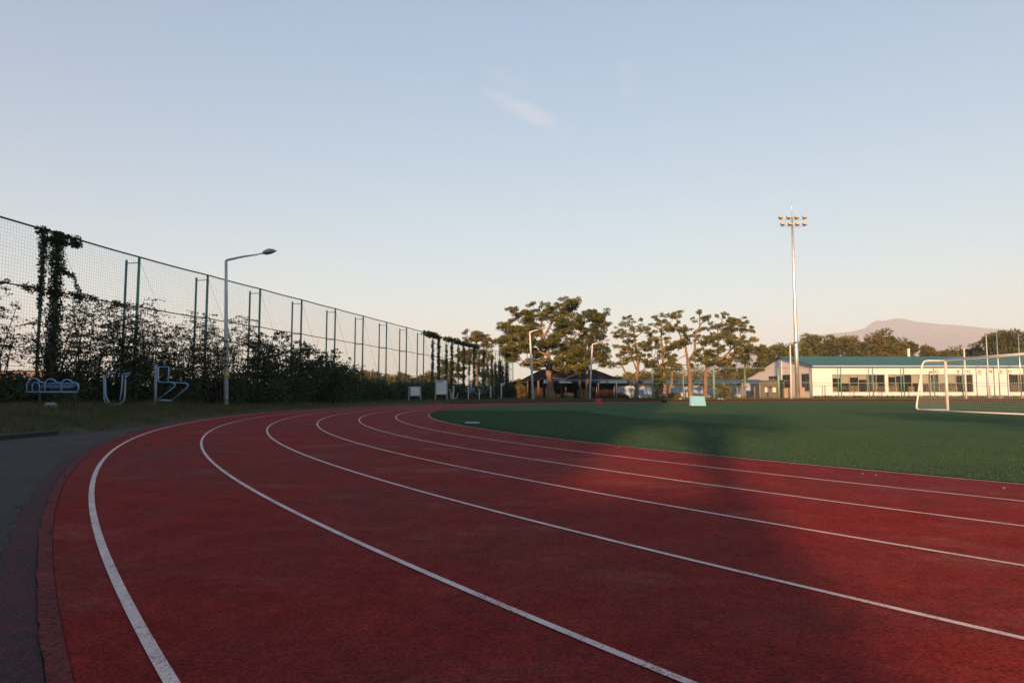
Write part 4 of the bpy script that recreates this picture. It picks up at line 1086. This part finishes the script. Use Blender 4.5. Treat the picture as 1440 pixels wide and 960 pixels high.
# ---- person at the machines
Y = 81.5; c = at(662.5, 556, Y); gz = vz(c[0], Y)
J = {'pel': (0, 0, .92, .13), 'chest': (.01, -.02, 1.28, .15), 'neck': (.01, -.03, 1.47, .055), 'head': (.01, -.05, 1.60, .085), 'crown': (.01, -.04, 1.68, .075),
     'shl': (-.17, -.02, 1.38, .07), 'ell': (-.26, -.12, 1.14, .05), 'wrl': (-.20, -.34, 1.10, .035), 'hdl': (-.18, -.42, 1.11, .035),
     'shr': (.18, -.02, 1.38, .07), 'elr': (.28, -.10, 1.14, .05), 'wrr': (.24, -.33, 1.12, .035), 'hdr': (.22, -.41, 1.13, .035),
     'hpl': (-.09, 0, .88, .10), 'knl': (-.10, -.03, .48, .065), 'anl': (-.10, .02, .09, .045), 'tol': (-.11, -.16, .04, .04),
     'hpr': (.09, 0, .88, .10), 'knr': (.12, -.02, .48, .065), 'anr': (.13, .03, .09, .045), 'tor': (.15, -.15, .04, .04)}
Ed = 'pel-chest chest-neck neck-head head-crown chest-shl shl-ell ell-wrl wrl-hdl chest-shr shr-elr elr-wrr wrr-hdr pel-hpl hpl-knl knl-anl anl-tol pel-hpr hpr-knr knr-anr anr-tor'.split()
names = list(J); me = bpy.data.meshes.new('person')
me.from_pydata([J[k_][:3] for k_ in names], [tuple(names.index(q) for q in e.split('-')) for e in Ed], [])
person = bpy.data.objects.new('person', me); COL.objects.link(person); person.location = (c[0], Y, gz)
sk = person.modifiers.new('skin', 'SKIN'); sk.use_smooth_shade = True
for i, k_ in enumerate(names):
    me.skin_vertices[0].data[i].radius = (J[k_][3], J[k_][3])
me.skin_vertices[0].data[0].use_root = True
person.modifiers.new('sub', 'SUBSURF').levels = 2
dg = bpy.context.evaluated_depsgraph_get()
nm_ = bpy.data.meshes.new_from_object(person.evaluated_get(dg)); person.modifiers.clear(); person.data = nm_
nm_.materials.clear()
for q in ('skin', 'jacket', 'trousers', 'black'): nm_.materials.append(M[q])
for pl in nm_.polygons:
    cc = pl.center; z = cc.z
    pl.material_index = 3 if z < .09 else 2 if z < .90 else 0 if (z > 1.45 or cc.y < -.34) else 1
    pl.use_smooth = True
tag(person, 'person in blue top, maroon trousers and white cap among the exercise machines', 'person')
k = MB(); rings = []
for (zz, rr_) in ((1.655, .105), (1.70, .105), (1.74, .09), (1.77, .05)): rings += [(.01 + rr_ * math.cos(a_), -.045 + rr_ * math.sin(a_), zz) for a_ in [2 * math.pi * q / 12 for q in range(12)]]
k.add(rings, [(i * 12 + q, i * 12 + (q + 1) % 12, (i + 1) * 12 + (q + 1) % 12, (i + 1) * 12 + q) for i in range(3) for q in range(12)] + [tuple(36 + q for q in range(12))], True)
k.box(-.06, .08, -.24, -.12, 1.655, 1.668); k.build('cap', M['cap'], person)

# ------------------------------------------------------------------ buildings
def wall_openings(m, x0, x1, z0, z1, y0, y1, ops):
    """solid wall in the XZ plane with rectangular openings"""
    xs = sorted(set([x0, x1] + [v for o_ in ops for v in o_[:2]])); zs = sorted(set([z0, z1] + [v for o_ in ops for v in o_[2:]]))
    for i in range(len(xs) - 1):
        run = None
        for j in range(len(zs) - 1):
            cx_, cz_ = (xs[i] + xs[i+1]) / 2, (zs[j] + zs[j+1]) / 2
            hole = any(o_[0] < cx_ < o_[1] and o_[2] < cz_ < o_[3] for o_ in ops)
            if not hole:
                if run is None: run = zs[j]
            if (hole or j == len(zs) - 2) and run is not None:
                m.box(xs[i], xs[i+1], y0, y1, run, zs[j] if hole else zs[j+1]); run = None
t = NT('pane_glass'); t.col((0.02, 0.02, 0.02)); t.rough(0.05); t.spec(0.7)
tp_ = t.n.new('ShaderNodeBsdfTransparent'); tp_.inputs[0].default_value = (.94, .95, .93, 1)
mx = t.n.new('ShaderNodeMixShader'); mx.inputs[0].default_value = 0.85
t.l.new(t.b.outputs[0], mx.inputs[1]); t.l.new(tp_.outputs[0], mx.inputs[2]); t.l.new(mx.outputs[0], t.out.inputs['Surface'])
M['pane'] = t.m
M['interior'] = plain('room_interior', (0.16, 0.13, 0.10), 0.9, 0.3, 0.5)

BY = 103.0
def bX(px): return at(px, 540, BY)[0]
X0, X1 = bX(1143.5), 112.0
GZ = vz(X0, BY)
bw = empty('school_building', (X0, BY, GZ), 'long white single storey building with teal roof at right', 'building')
def lb(x, y, z): return (x - X0, y - BY, z - GZ)
ZT = 5.05; zwa, zwb, zwm = 1.02, 3.74, 2.43
wins = [(1170.5, 1245, (.4, 1.0, .3, .55, 0, 0), 'b'), (1249, 1294, (.25, .15, 0, 1.0), 'c'), (1297, 1369, (1.0, .0, 1.0, 1.0, 0.1, 0), 'd'), (1419, 1462, (0, 0, 0), 'e'), (1480, 1540, (0, .5, 0), 'f')]
ops = [(bX(a_) - X0, bX(b_) - X0, zwa - GZ, zwb - GZ) for a_, b_, _, _ in wins]
m = MB(); wall_openings(m, 0, X1 - X0, -0.3, ZT - GZ, 0, 0.25, ops); m.build('front_wall', M['wall_white'], bw)
for (a_, b_, blinds, _), (xa, xb, za, zb) in zip(wins, ops):
    f = MB(); t_ = .06; ncol = len(blinds); cw = (xb - xa) / ncol
    for zz in (za, (zwm - GZ) - .05, zb - .08): f.box(xa, xb, .06, .16, zz + .015, zz + .07)
    for q in range(ncol + 1):
        xx = min(max(xa + q * cw, xa + .05), xb - .05); f.box(xx - .035, xx + .035, .062, .158, za + .08, zb - .08)
    wd = f.build('window', M['frame'], bw)
    s_ = MB(); s_.box(xa - .05, xb + .05, -.06, .2, za - .07, za); s_.build('sill', M['wall_white'], wd)
    for q in range(ncol):
        for (p0, p1) in ((za + .08, zwm - GZ - .05), (zwm - GZ + .03, zb - .08)):
            pm = MB(); pm.box(xa + q * cw + .052, xa + (q + 1) * cw - .052, .10, .112, p0 + .002, p1 - .002); pm.build('pane', M['pane'], wd)
        if blinds[q] > 0:
            hgt = (zb - zwm + GZ) * blinds[q]
            bm_ = MB(); bm_.box(xa + q * cw + .06, xa + (q + 1) * cw - .06, .20, .215, zb - .08 - hgt, zb - .09); bm_.build('blind', M['blind'], wd)
# room behind, floor, partition walls
m = MB(); m.box(.3, X1 - X0 - .3, 6.0, 6.1, 0.02, ZT - GZ - .3); m.box(.3, X1 - X0 - .3, .3, 6.0, -.02, .02)
for xx in (9.0, 19.5, 29.0, 40.0): m.box(xx, xx + .15, .3, 6.0, .02, ZT - GZ - .3)
m.build('interior', M['interior'], bw)
m = MB()
for k_ in range(7): m.box(3.4 + 3.1 * k_, 4.9 + 3.1 * k_, 2.2, 2.9, .02, 1.75 + .25 * (k_ % 3))
m.build('cupboards', M['tan'], bw)
# gable end
GYs = [103.0, 115.0, 135.0]; zr = 6.95; zl = 3.0
m = MB(); prof = [(0, -.3), (0, ZT - GZ), (12.0, zr - GZ), (32.0, zl - GZ), (32.0, -.3)]
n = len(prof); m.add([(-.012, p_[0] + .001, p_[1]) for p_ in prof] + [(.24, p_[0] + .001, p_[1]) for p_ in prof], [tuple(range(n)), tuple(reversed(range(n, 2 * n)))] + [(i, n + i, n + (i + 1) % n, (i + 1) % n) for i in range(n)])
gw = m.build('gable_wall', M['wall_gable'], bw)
m = MB(); m.box(-.10, -.013, 11.7, 12.3, -.3, zr - GZ - .12); m.build('pilaster', M['wall_white'], bw)
m = MB(); m.box(-.09, -.013, .002, .45, -.3, ZT - GZ - .01); m.build('corner_trim', M['wall_white'], bw)
def gwin(pa, pb, z0, z1):
    ya, yb = X0 / ((pb - 720) / FPX) * .9972, X0 / ((pa - 720) / FPX) * .9972
    ya -= BY; yb -= BY
    f = MB(); f.box(-.05, -.013, ya, yb, z0, z1); o_ = f.build('window', M['frame'], bw)
    nn = 2
    for q in range(nn):
        for r_ in range(2):
            w = (yb - ya) / nn; hh = (z1 - z0) / 2
            pm = MB(); pm.box(-.056, -.0505, ya + q * w + .06, ya + (q + 1) * w - .06, z0 + r_ * hh + .06, z0 + (r_ + 1) * hh - .06); pm.build('pane', M['glass'], o_)
gwin(1126, 1138, 1.1, 3.85); gwin(1099, 1111, 1.7, 3.9); gwin(1080, 1093, 2.7, 3.8)
# roof slabs with blue verge trim
def slab(name, y0, z0, y1, z1, xa, xb, th, mat):
    m = MB(); m.add([lb(xa, y0, z0), lb(xb, y0, z0), lb(xb, y1, z1), lb(xa, y1, z1), lb(xa, y0, z0 + th), lb(xb, y0, z0 + th), lb(xb, y1, z1 + th), lb(xa, y1, z1 + th)],
                    [(0, 3, 2, 1), (4, 5, 6, 7), (0, 1, 5, 4), (1, 2, 6, 5), (2, 3, 7, 6), (3, 0, 4, 7)])
    return m.build(name, mat, bw)
rf = slab('roof', 102.45, ZT - .07, 115.0, zr + .02, X0 - .35, X1, .16, M['roof_teal'])
slab('rear_roof', 115.01, zr + .02, 127, zl + 1.7, X0 - .35, X1, .16, M['roof_teal'])
slab('lean_to_roof', 127.01, zl + 1.68, 137.0, zl - .35, X0 - .35, X0 + 14, .14, M['roof_blue'])
slab('fascia', 102.40, ZT - .13, 102.445, ZT - .125, X0 - .36, X1, .24, M['roof_blue'])
slab('verge_trim', 102.5, ZT - .06, 114.98, zr + .0, X0 - .42, X0 - .355, .26, M['roof_blue'])
slab('gutter', 102.22, ZT - .16, 102.39, ZT - .16, X0 - .3, X1, .10, M['wall_white'])
m = MB(); cxp = at(1277, 500, 117)[0]; m.box(cxp - X0 - .15, cxp - X0 + .15, 13.7, 14.0, 6.3, 8.45 - GZ); ch = m.build('chimney', M['wall_gable'], bw)
m = MB(); m.box(cxp - X0 - .2, cxp - X0 + .2, 13.65, 14.05, 8.45 - GZ + .002, 8.55 - GZ); m.build('chimney_cap', M['wall_gable'], ch)
# lettering high on the wall (strokes of block letters, too far to read)
def glyph(px, strokes):
    xx = bX(px) - X0; zz = at(px, 523.5, BY)[2] - GZ; g_ = MB(); s_ = .36
    for (u0, v0, u1, v1) in strokes:
        g_.box(xx + (min(u0, u1) - .5) * s_ * 1.3 - .035, xx + (max(u0, u1) - .5) * s_ * 1.3 + .035, -.05, -.002, zz + (min(v0, v1) - .5) * s_ * 1.5 - .035, zz + (max(v0, v1) - .5) * s_ * 1.5 + .035)
    g_.build('letter', M['letter'], bw)
GL = [[(0, 1, .6, 1), (0, .5, 0, 1), (0, .5, .6, .5), (.9, .4, .9, 1.1), (.2, 0, .9, 0)], [(0, 1, .5, 1), (.5, .5, .5, 1), (.8, .3, .8, 1.1), (.8, .7, 1, .7), (.2, 0, .8, 0)],
      [(0, .55, .55, .55), (0, .55, 0, 1), (0, 1, .55, 1), (.9, 0, .9, 1.1)], [(0, 1, .9, 1), (.45, .6, .45, 1), (0, .6, 1, .6), (.1, 0, .9, 0), (.1, 0, .1, .35), (.9, 0, .9, .35)],
      [(.1, .6, .6, .6), (.1, 1, .6, 1), (.1, .6, .1, 1), (.9, .2, .9, 1.1), (.6, .8, .9, .8)], [(0, 1, 1, 1), (.5, .5, .5, 1), (0, .45, 1, .45), (0, 0, 1, 0)]]
for px, gl_ in zip((1318, 1347.5, 1363, 1378.5, 1393.5, 1408, 1421), GL + GL[:1]): glyph(px, gl_)
# annex and cabinets by the gable
q = at(1068, 561, 112); q2 = at(1104, 561, 112); gz = vz(q[0], 112)
an = empty('brown_annex', (q[0], 112, gz), 'grey brown flat roofed annex before the white gable', 'annex')
w = q2[0] - q[0]; m = MB()
wn_ = [(w * .22, w * .36, .95, 1.75), (w * .52, w * .66, .95, 1.75)]
wall_openings(m, 0, w, -.2, 2.8, 0, .15, wn_); m.box(0, .15, .15, 4, -.2, 2.8); m.box(w - .15, w, .15, 4, -.2, 2.8); m.box(0, w, 4, 4.15, -.2, 2.8); m.build('wall', M['grey_brown'], an)
m = MB(); m.box(-.15, w + .15, -.15, 4.3, 2.802, 2.95); m.build('flat_roof', M['grey_brown'], an)
for (xa, xb, za, zb) in wn_:
    m = MB(); m.box(xa + .002, xb - .002, .05, .10, za + .002, zb - .002); m.build('window', M['blind'], an)
def cabinet(label, pa, pb, ytop, Y, doors):
    a_, b_ = at(pa, 560, Y)[0], at(pb, 560, Y)[0]; gz = vz(a_, Y); h_ = at(pa, ytop, Y)[2] - gz
    root = empty('storage_cabinet', (a_, Y, gz), label, 'cabinet', 'cabinets by the gable'); w = b_ - a_
    m = MB(); m.box(0, w, 0, .6, -.02, h_); m.build('body', M['tan'], root)
    for i in range(doors):
        m = MB(); m.box(w * i / doors + .02, w * (i + 1) / doors - .02, -.025, -.002, .06, h_ - .05); dr = m.build('door', M['tan'], root)
        m = MB(); m.box(w * i / doors + .08, w * i / doors + .12, -.06, -.026, h_ * .5, h_ * .5 + .15); m.build('handle', M['lamp_grey'], dr)
cabinet('cream two door cabinet left of the mast foot', 1103, 1110.5, 546, 103.6, 2)
cabinet('tan cabinet right of the mast foot', 1125.2, 1132, 544.5, 101.8, 1)
# posts of the lean-to entrance
en = empty('entrance_post', (at(1060, 560, 128)[0], 128, 0.05), 'white entrance post under the lean-to canopy at the left end of the building', 'post')
m = MB(); m.box(-.35, .35, -.2, .2, -.1, 3.0); m.build('shaft', M['wall_white'], en)
m = MB(); m.box(-.42, .42, -.26, .26, 3.002, 3.1); m.build('capital', M['wall_white'], en)

# ---- pavilion
PY = 104.0; pa, pb = at(736, 560, PY)[0], at(871, 560, PY)[0]; gz = vz(pa, PY)
pv = empty('pavilion', ((pa + pb) / 2, PY, gz), 'dark brown hip roofed pavilion behind the large pine', 'pavilion'); pw = (pb - pa) / 2
ze = 2.95 - gz; zrg = 4.75 - gz
m = MB(); e_ = pw + .3
m.add([(-e_, -.5, ze), (e_, -.5, ze), (e_, 10.5, ze), (-e_, 10.5, ze), (-e_ + 3.4, 5, zrg), (e_ - 3.6, 5, zrg), (-e_, -.5, ze - .14), (e_, -.5, ze - .14), (e_, 10.5, ze - .14), (-e_, 10.5, ze - .14)],
      [(0, 1, 5, 4), (1, 2, 5), (2, 3, 4, 5), (3, 0, 4), (0, 6, 7, 1), (1, 7, 8, 2), (2, 8, 9, 3), (3, 9, 6, 0), (6, 9, 8, 7)])
m.build('roof', M['roof_dark'], pv)
m = MB(); m.box(-pw + .6, .8, 4.2, 4.4, -.1, ze - .15); m.box(1.0, pw - .4, 1.0, 1.2, -.1, ze - .15); m.box(-pw + .6, pw - .4, 8.8, 9.0, -.1, ze - .15); m.box(-pw + .6, -pw + .8, 2.4, 8.8, -.1, ze - .15); m.box(pw - .6, pw - .4, 1.2, 8.8, -.1, ze - .15)
m.build('wall', M['shaded_wood'], pv)
for i in range(12):
    xx = 1.05 + (pw - 1.5) * i / 12; m = MB(); m.box(xx, xx + (pw - 1.5) / 12 - .05, .95, .998, 0, ze - .2); m.build('wall_board', M['shaded_wood'], pv)
for pxp in (742, 757, 789.5, 795.5, 864):
    xx = at(pxp, 555, PY - .2)[0] - (pa + pb) / 2; rr_ = .15 if pxp in (789.5, 757) else .08
    m = MB(); m.box(xx - rr_, xx + rr_, -.35, -.35 + 2 * rr_, -.1, ze - .15); m.build('post', M['brown_wall'], pv)
m = MB(); xx = at(836, 548, PY)[0] - (pa + pb) / 2; m.box(xx - .22, xx + .22, .90, .948, 1.05, 1.75); m.build('notice', M['tan'], pv)
m = MB(); xx = at(800, 548, PY)[0] - (pa + pb) / 2; m.box(xx - .75, xx + .75, .0, .35, .0, .78); m.box(xx - .8, xx + .8, -.05, .4, .782, .85); m.build('counter', M['grey_brown'], pv)
# ---- blue covered walkway
WY = 102.0; wa, wb = at(764, 536, WY)[0], at(1066, 536, WY)[0]; gz = vz(wa, WY)
wk = empty('covered_walkway', (wa, WY, gz), 'long blue roofed walkway running from the pavilion to the white building', 'walkway'); WL = wb - wa
m = MB(); prof = []
for k_ in range(9):
    a_ = math.pi * k_ / 8; prof.append((-math.cos(a_) * 1.2, 2.55 + .38 * math.sin(a_)))
prof2 = [(y_ * .96, z_ - .06) for y_, z_ in prof]
for P_, s_ in ((prof, 1), (prof2, -1)):
    nn = len(P_); m.add([(0, y_, z_ - gz) for y_, z_ in P_] + [(WL, y_, z_ - gz) for y_, z_ in P_], [(i, i + 1, nn + i + 1, nn + i)[::s_] for i in range(nn - 1)], True)
m.box(0, WL, -1.24, -1.16, 2.38 - gz, 2.60 - gz); m.box(0, WL, 1.16, 1.24, 2.38 - gz, 2.60 - gz)
m.build('roof', M['awning_blue'], wk)
for k_ in range(13):
    xx = .15 + (WL - .3) * k_ / 12
    if k_ in (0, 1, 2): continue
    for yy in (-1.1, 1.1): MB().tube([(xx, yy, -.15), (xx, yy, 2.42 - gz)], .05, 8).build('post', M['grey_post'], wk)
# ---- pale blue wall behind
q0, q1 = at(866, 552, 124)[0], at(1062, 552, 124)[0]
pbw = empty('pale_blue_wall', (q0, 124, 0.05), 'low pale blue panel wall seen between the pine trunks', 'wall'); n_ = 13
for k_ in range(n_):
    w = (q1 - q0) / n_; m = MB(); m.box(w * k_ + .01, w * (k_ + 1) - .01, 0, .06, .25, 2.05 + .06 * ((k_ * 5) % 3)); m.build('panel', M['pale_blue'], pbw)
    m = MB(); m.box(w * k_ - .04, w * k_ + .04, .062, .14, -.1, 2.1); m.build('post', M['grey_post'], pbw)
m = MB(); m.box(0, q1 - q0, -.02, .10, -.1, .25); m.build('footing', M['concrete'], pbw)
# ---- low green fence on the far side
FY = 92.5
ff = empty('low_green_fence', (at(918, 560, FY)[0], FY, 0.09), 'pale green post fence with wire along the far side of the track', 'fence')
fx0 = at(918, 560, FY)[0]; tops = 4.35 - .09
pp = [(918, .13), (961, .10), (1004, .20), (1048, .10), (1095, .22), (1139, .08), (1179, .07), (1183, .09), (1222, .07), (1228, .09), (1267.5, .07), (1271.5, .09), (1314, .08), (1354.5, .08), (1398.5, .09), (1441, .09)]
for px, dd in pp:
    xx = at(px, 545, FY)[0] - fx0; MB().tube([(xx, 0, -.2), (xx, 0, tops)], dd * .8, 10).build('post', M['green_pale'] if px < 1100 else M['green_pole'], ff)
xe = at(1480, 545, FY)[0] - fx0
for z, rr_ in ((tops - .04, .028), (2.15, .018)): MB().tube([(0, 0, z), (xe, 0, z)], rr_, 6).build('rail', M['green_pole'], ff)
prs = [((k_ * .3, 0, .05), (k_ * .3, 0, tops)) for k_ in range(int(xe / .3))] + [((0, 0, .1 + .3 * k_), (xe, 0, .1 + .3 * k_)) for k_ in range(14)]
tag(poly_mesh('wire_mesh', cords(prs, 0.0035), 4, M['green_pole'], ff), kind='stuff')
# ---- flagpoles
for i, (px, yt, lbn) in enumerate(((1391, 469, 'leftmost of the three pale flagpoles before the white building'), (1406, 469, 'middle one of the three pale flagpoles'), (1436.5, 470, 'rightmost of the three flagpoles, near the picture edge'))):
    Y = 99.0; q = at(px, 553, Y); gz = vz(q[0], Y); h_ = at(px, yt, Y)[2] - gz
    fp = empty('flagpole', (q[0], Y, gz), lbn, 'flagpole', 'flagpoles before the white building')
    MB().tube([(0, 0, -.2), (0, 0, h_ * .45), (0, 0, h_)], [.085, .07, .045], 10).build('pole', M['steel'] if i else M['lamp_white'], fp)
    MB().tube([(0, 0, h_), (0, 0, h_ + .06), (0, 0, h_ + .12)], [.04, .08, .03], 8).build('finial', M['lamp_grey'], fp)
    m = MB(); m.box(-.3, .3, -.3, .3, -.1, .25); m.build('plinth', M['concrete'], fp)
# ---- clipped bush and shrubs on the far side
def clip_bush(label, px, Y, w, h_, seed, mat='pine_dark'):
    rng = np.random.default_rng(seed); q = at(px, 555, Y); gz = vz(q[0], Y)
    root = empty('bush', (q[0], Y, gz), label, 'bush', 'bushes on the far side'); st = MB()
    st.tube([(0, 0, -.1), (.05, 0, h_ * .6)], [.06, .02], 6); st.build('stem', M['twig'], root); L = []
    for k_ in range(8): L.append(leaf_cloud(rng, (rng.uniform(-.3, .3) * w, rng.uniform(-.3, .3) * w, h_ * (.18 + .62 * rng.random())), (w * .32, w * .32, h_ * .24), 260, .22))
    poly_mesh('foliage', np.concatenate(L), 4, M[mat], root)
clip_bush('clipped green bush between the fence posts left of the white building', 1018, 99, 2.5, 2.0, 201, 'pine')
clip_bush('dark low bush by the walkway posts right of the pavilion', 875, 104.5, 1.8, .9, 202)
clip_bush('dark low bush at the foot of the forked pine', 948, 106, 2.2, .9, 203)
clip_bush('dark V shaped bush behind the traffic cone', 930, 100, 2.4, 2.9, 204)
# ---- far building with sunlit wall at left
fb = empty('distant_building', (-150.5, 205, -.05), 'far low sunlit building at the left edge beyond the net', 'building')
m = MB(); m.box(-14, 8.0, 0, 9, -.1, 7.4); m.build('wall', M['orange_roof'], fb)
m = MB(); m.box(-14.4, 8.4, -.4, 9.4, 7.402, 7.8); m.build('roof', M['roof_dark'], fb)
for k_ in range(7):
    m = MB(); m.box(-13 + k_ * 3.1, -11.2 + k_ * 3.1, -.06, -.002, 5.6, 6.9); m.build('window', M['glass'], fb)

# ------------------------------------------------------------------ unseen block and trees added behind the camera to shade the near bend
def unseen_shade_tree(label, x, y, h, w, trunk, seed, n=2600, size=0.8):
    rng = np.random.default_rng(seed); rd_ = random.Random(seed)
    root = empty('unseen_shade_tree', (x, y, -.06), label, 'tree', 'unseen trees behind the camera that shade the bend')
    tr = MB(); tr.tube([(0, 0, -.1), (rd_.uniform(-.1, .1), 0, h * .5), (rd_.uniform(-.2, .2), 0, h * .85)], [.36, .29, .05], 8); L = []
    for k_ in range(22):
        f = rd_.random(); a_ = rd_.uniform(0, 6.283); zz = h * (trunk + (1 - trunk) * f * .92)
        rr_ = w * .5 * math.sqrt(max(.08, 1 - (2 * f - .9) ** 2 * .8)) * math.sqrt(rd_.random())
        cpt = (rr_ * math.cos(a_), rr_ * math.sin(a_), zz)
        tr.tube([(0, 0, zz * .8), cpt], [.06, .02], 5, False)
        L.append(pad_cloud(rng, cpt, w * rng.uniform(.14, .21), n // 22, .6, size, .3))
    tr.build('trunk', M['bark'], root); poly_mesh('crown', np.concatenate(L), 4, M['pine_dark'], root)
sb = empty('unseen_shade_block', (-50, -30, -.06), 'unseen plain block added behind the camera to shade the near bend', 'building')  # invented building, unseen, sized to throw its shadow over the bend
m = MB(); m.box(-70, 38.4, -12, 0, -.1, 30.0); m.build('tall_shade_block', M['concrete'], sb)
m = MB(); m.box(38.41, 42.5, -2.5, -.5, -.1, 8.05); m.build('low_shade_block', M['concrete'], sb)  # added low box that keeps the nearest lanes in shadow
m = MB(); m.box(-70.3, 38.2, -12.3, .3, 30.002, 30.4); m.build('roof', M['roof_dark'], sb)
for fl in range(9):
    for k_ in range(15):
        m = MB(); m.box(-66 + 6.9 * k_, -62.4 + 6.9 * k_, .002, .06, 1.2 + 3.2 * fl, 2.9 + 3.2 * fl); m.build('window', M['glass'], sb)  # window panes drawn on the added block
unseen_shade_tree('unseen slender tree added behind the camera to soften the shadow edge', -11.2, -33, 21.0, 4.0, .1, 342, 1500, .5)  # added to break up the block's straight shadow edge
unseen_shade_tree('unseen clear stemmed tree behind the camera that casts the track stripe', -7.0, -30, 12.6, 8.0, .80, 340, 1000, .45)  # unseen tree; trunk throws the track stripe, crown placed to shade the turf
unseen_shade_tree('unseen clear stemmed tree added behind the camera to shade the turf', 1.4, -30, 12.4, 8.0, .80, 341, 1000, .45)  # unseen, added so that its crown shades the right of the turf

# ------------------------------------------------------------------ mountain and haze
rid = [(560, 552), (700, 549), (850, 541), (900, 533), (960, 521), (1040, 502), (1120, 479), (1150, 471), (1200, 466), (1216, 461.5), (1222, 457), (1228, 452.5), (1234, 450.5), (1243, 451), (1252, 449), (1262, 447.5), (1272, 448.5), (1290, 452.5), (1320, 455.5), (1350, 457.5),
       (1380, 460.5), (1440, 465), (1560, 473), (1700, 486), (1900, 510), (2100, 540), (2250, 553)]
MD = 6000.0; rng = np.random.default_rng(9)
px_ = np.concatenate([np.linspace(560, 1180, 80), np.linspace(1182, 1460, 200), np.linspace(1466, 2250, 80)]); py_ = np.interp(px_, [a_[0] for a_ in rid], [a_[1] for a_ in rid])
fr = [-1.0, -.8, -.6, -.45, -.3, -.18, -.08, 0, .1, .3, .6, 1.0]
vs = []
for i, (a_, b_) in enumerate(zip(px_, py_)):
    q = at(a_, b_, MD)
    for f in fr:
        hgt = max(0.0, q[2]) * (1 - abs(f)) ** 1.35
        rough_ = math.sin(i * .45 + f * 7) * math.sin(i * .21 - f * 11) * .08 + math.sin(i * 1.3 + f * 19) * .03
        hgt *= 1 + rough_ * (1 if abs(f) > .09 else 0.0)
        vs.append((q[0] * (1 + .2 * f * .3), MD + f * 1900, hgt - (40 if abs(f) == 1 else 0)))
nf = len(fr); m = MB(); m.add(vs, [(i * nf + j, (i + 1) * nf + j, (i + 1) * nf + j + 1, i * nf + j + 1) for i in range(359) for j in range(nf - 1)], True)
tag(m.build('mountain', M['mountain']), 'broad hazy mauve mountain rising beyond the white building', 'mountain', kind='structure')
HAZE = 0.00018
m = MB(); m.box(-9200, 12600, -260, 8300, -41.5, 680)
hz = tag(m.build('haze', None), 'thin evening haze in the air', 'haze', kind='stuff')
t = NT('haze_air'); t.n.remove(t.b)
pvn = t.n.new('ShaderNodeVolumePrincipled'); pvn.inputs['Density'].default_value = HAZE; pvn.inputs['Color'].default_value = (0.95, 0.975, 0.99, 1)
t.l.new(pvn.outputs[0], t.out.inputs['Volume'])
hz.data.materials.append(t.m)
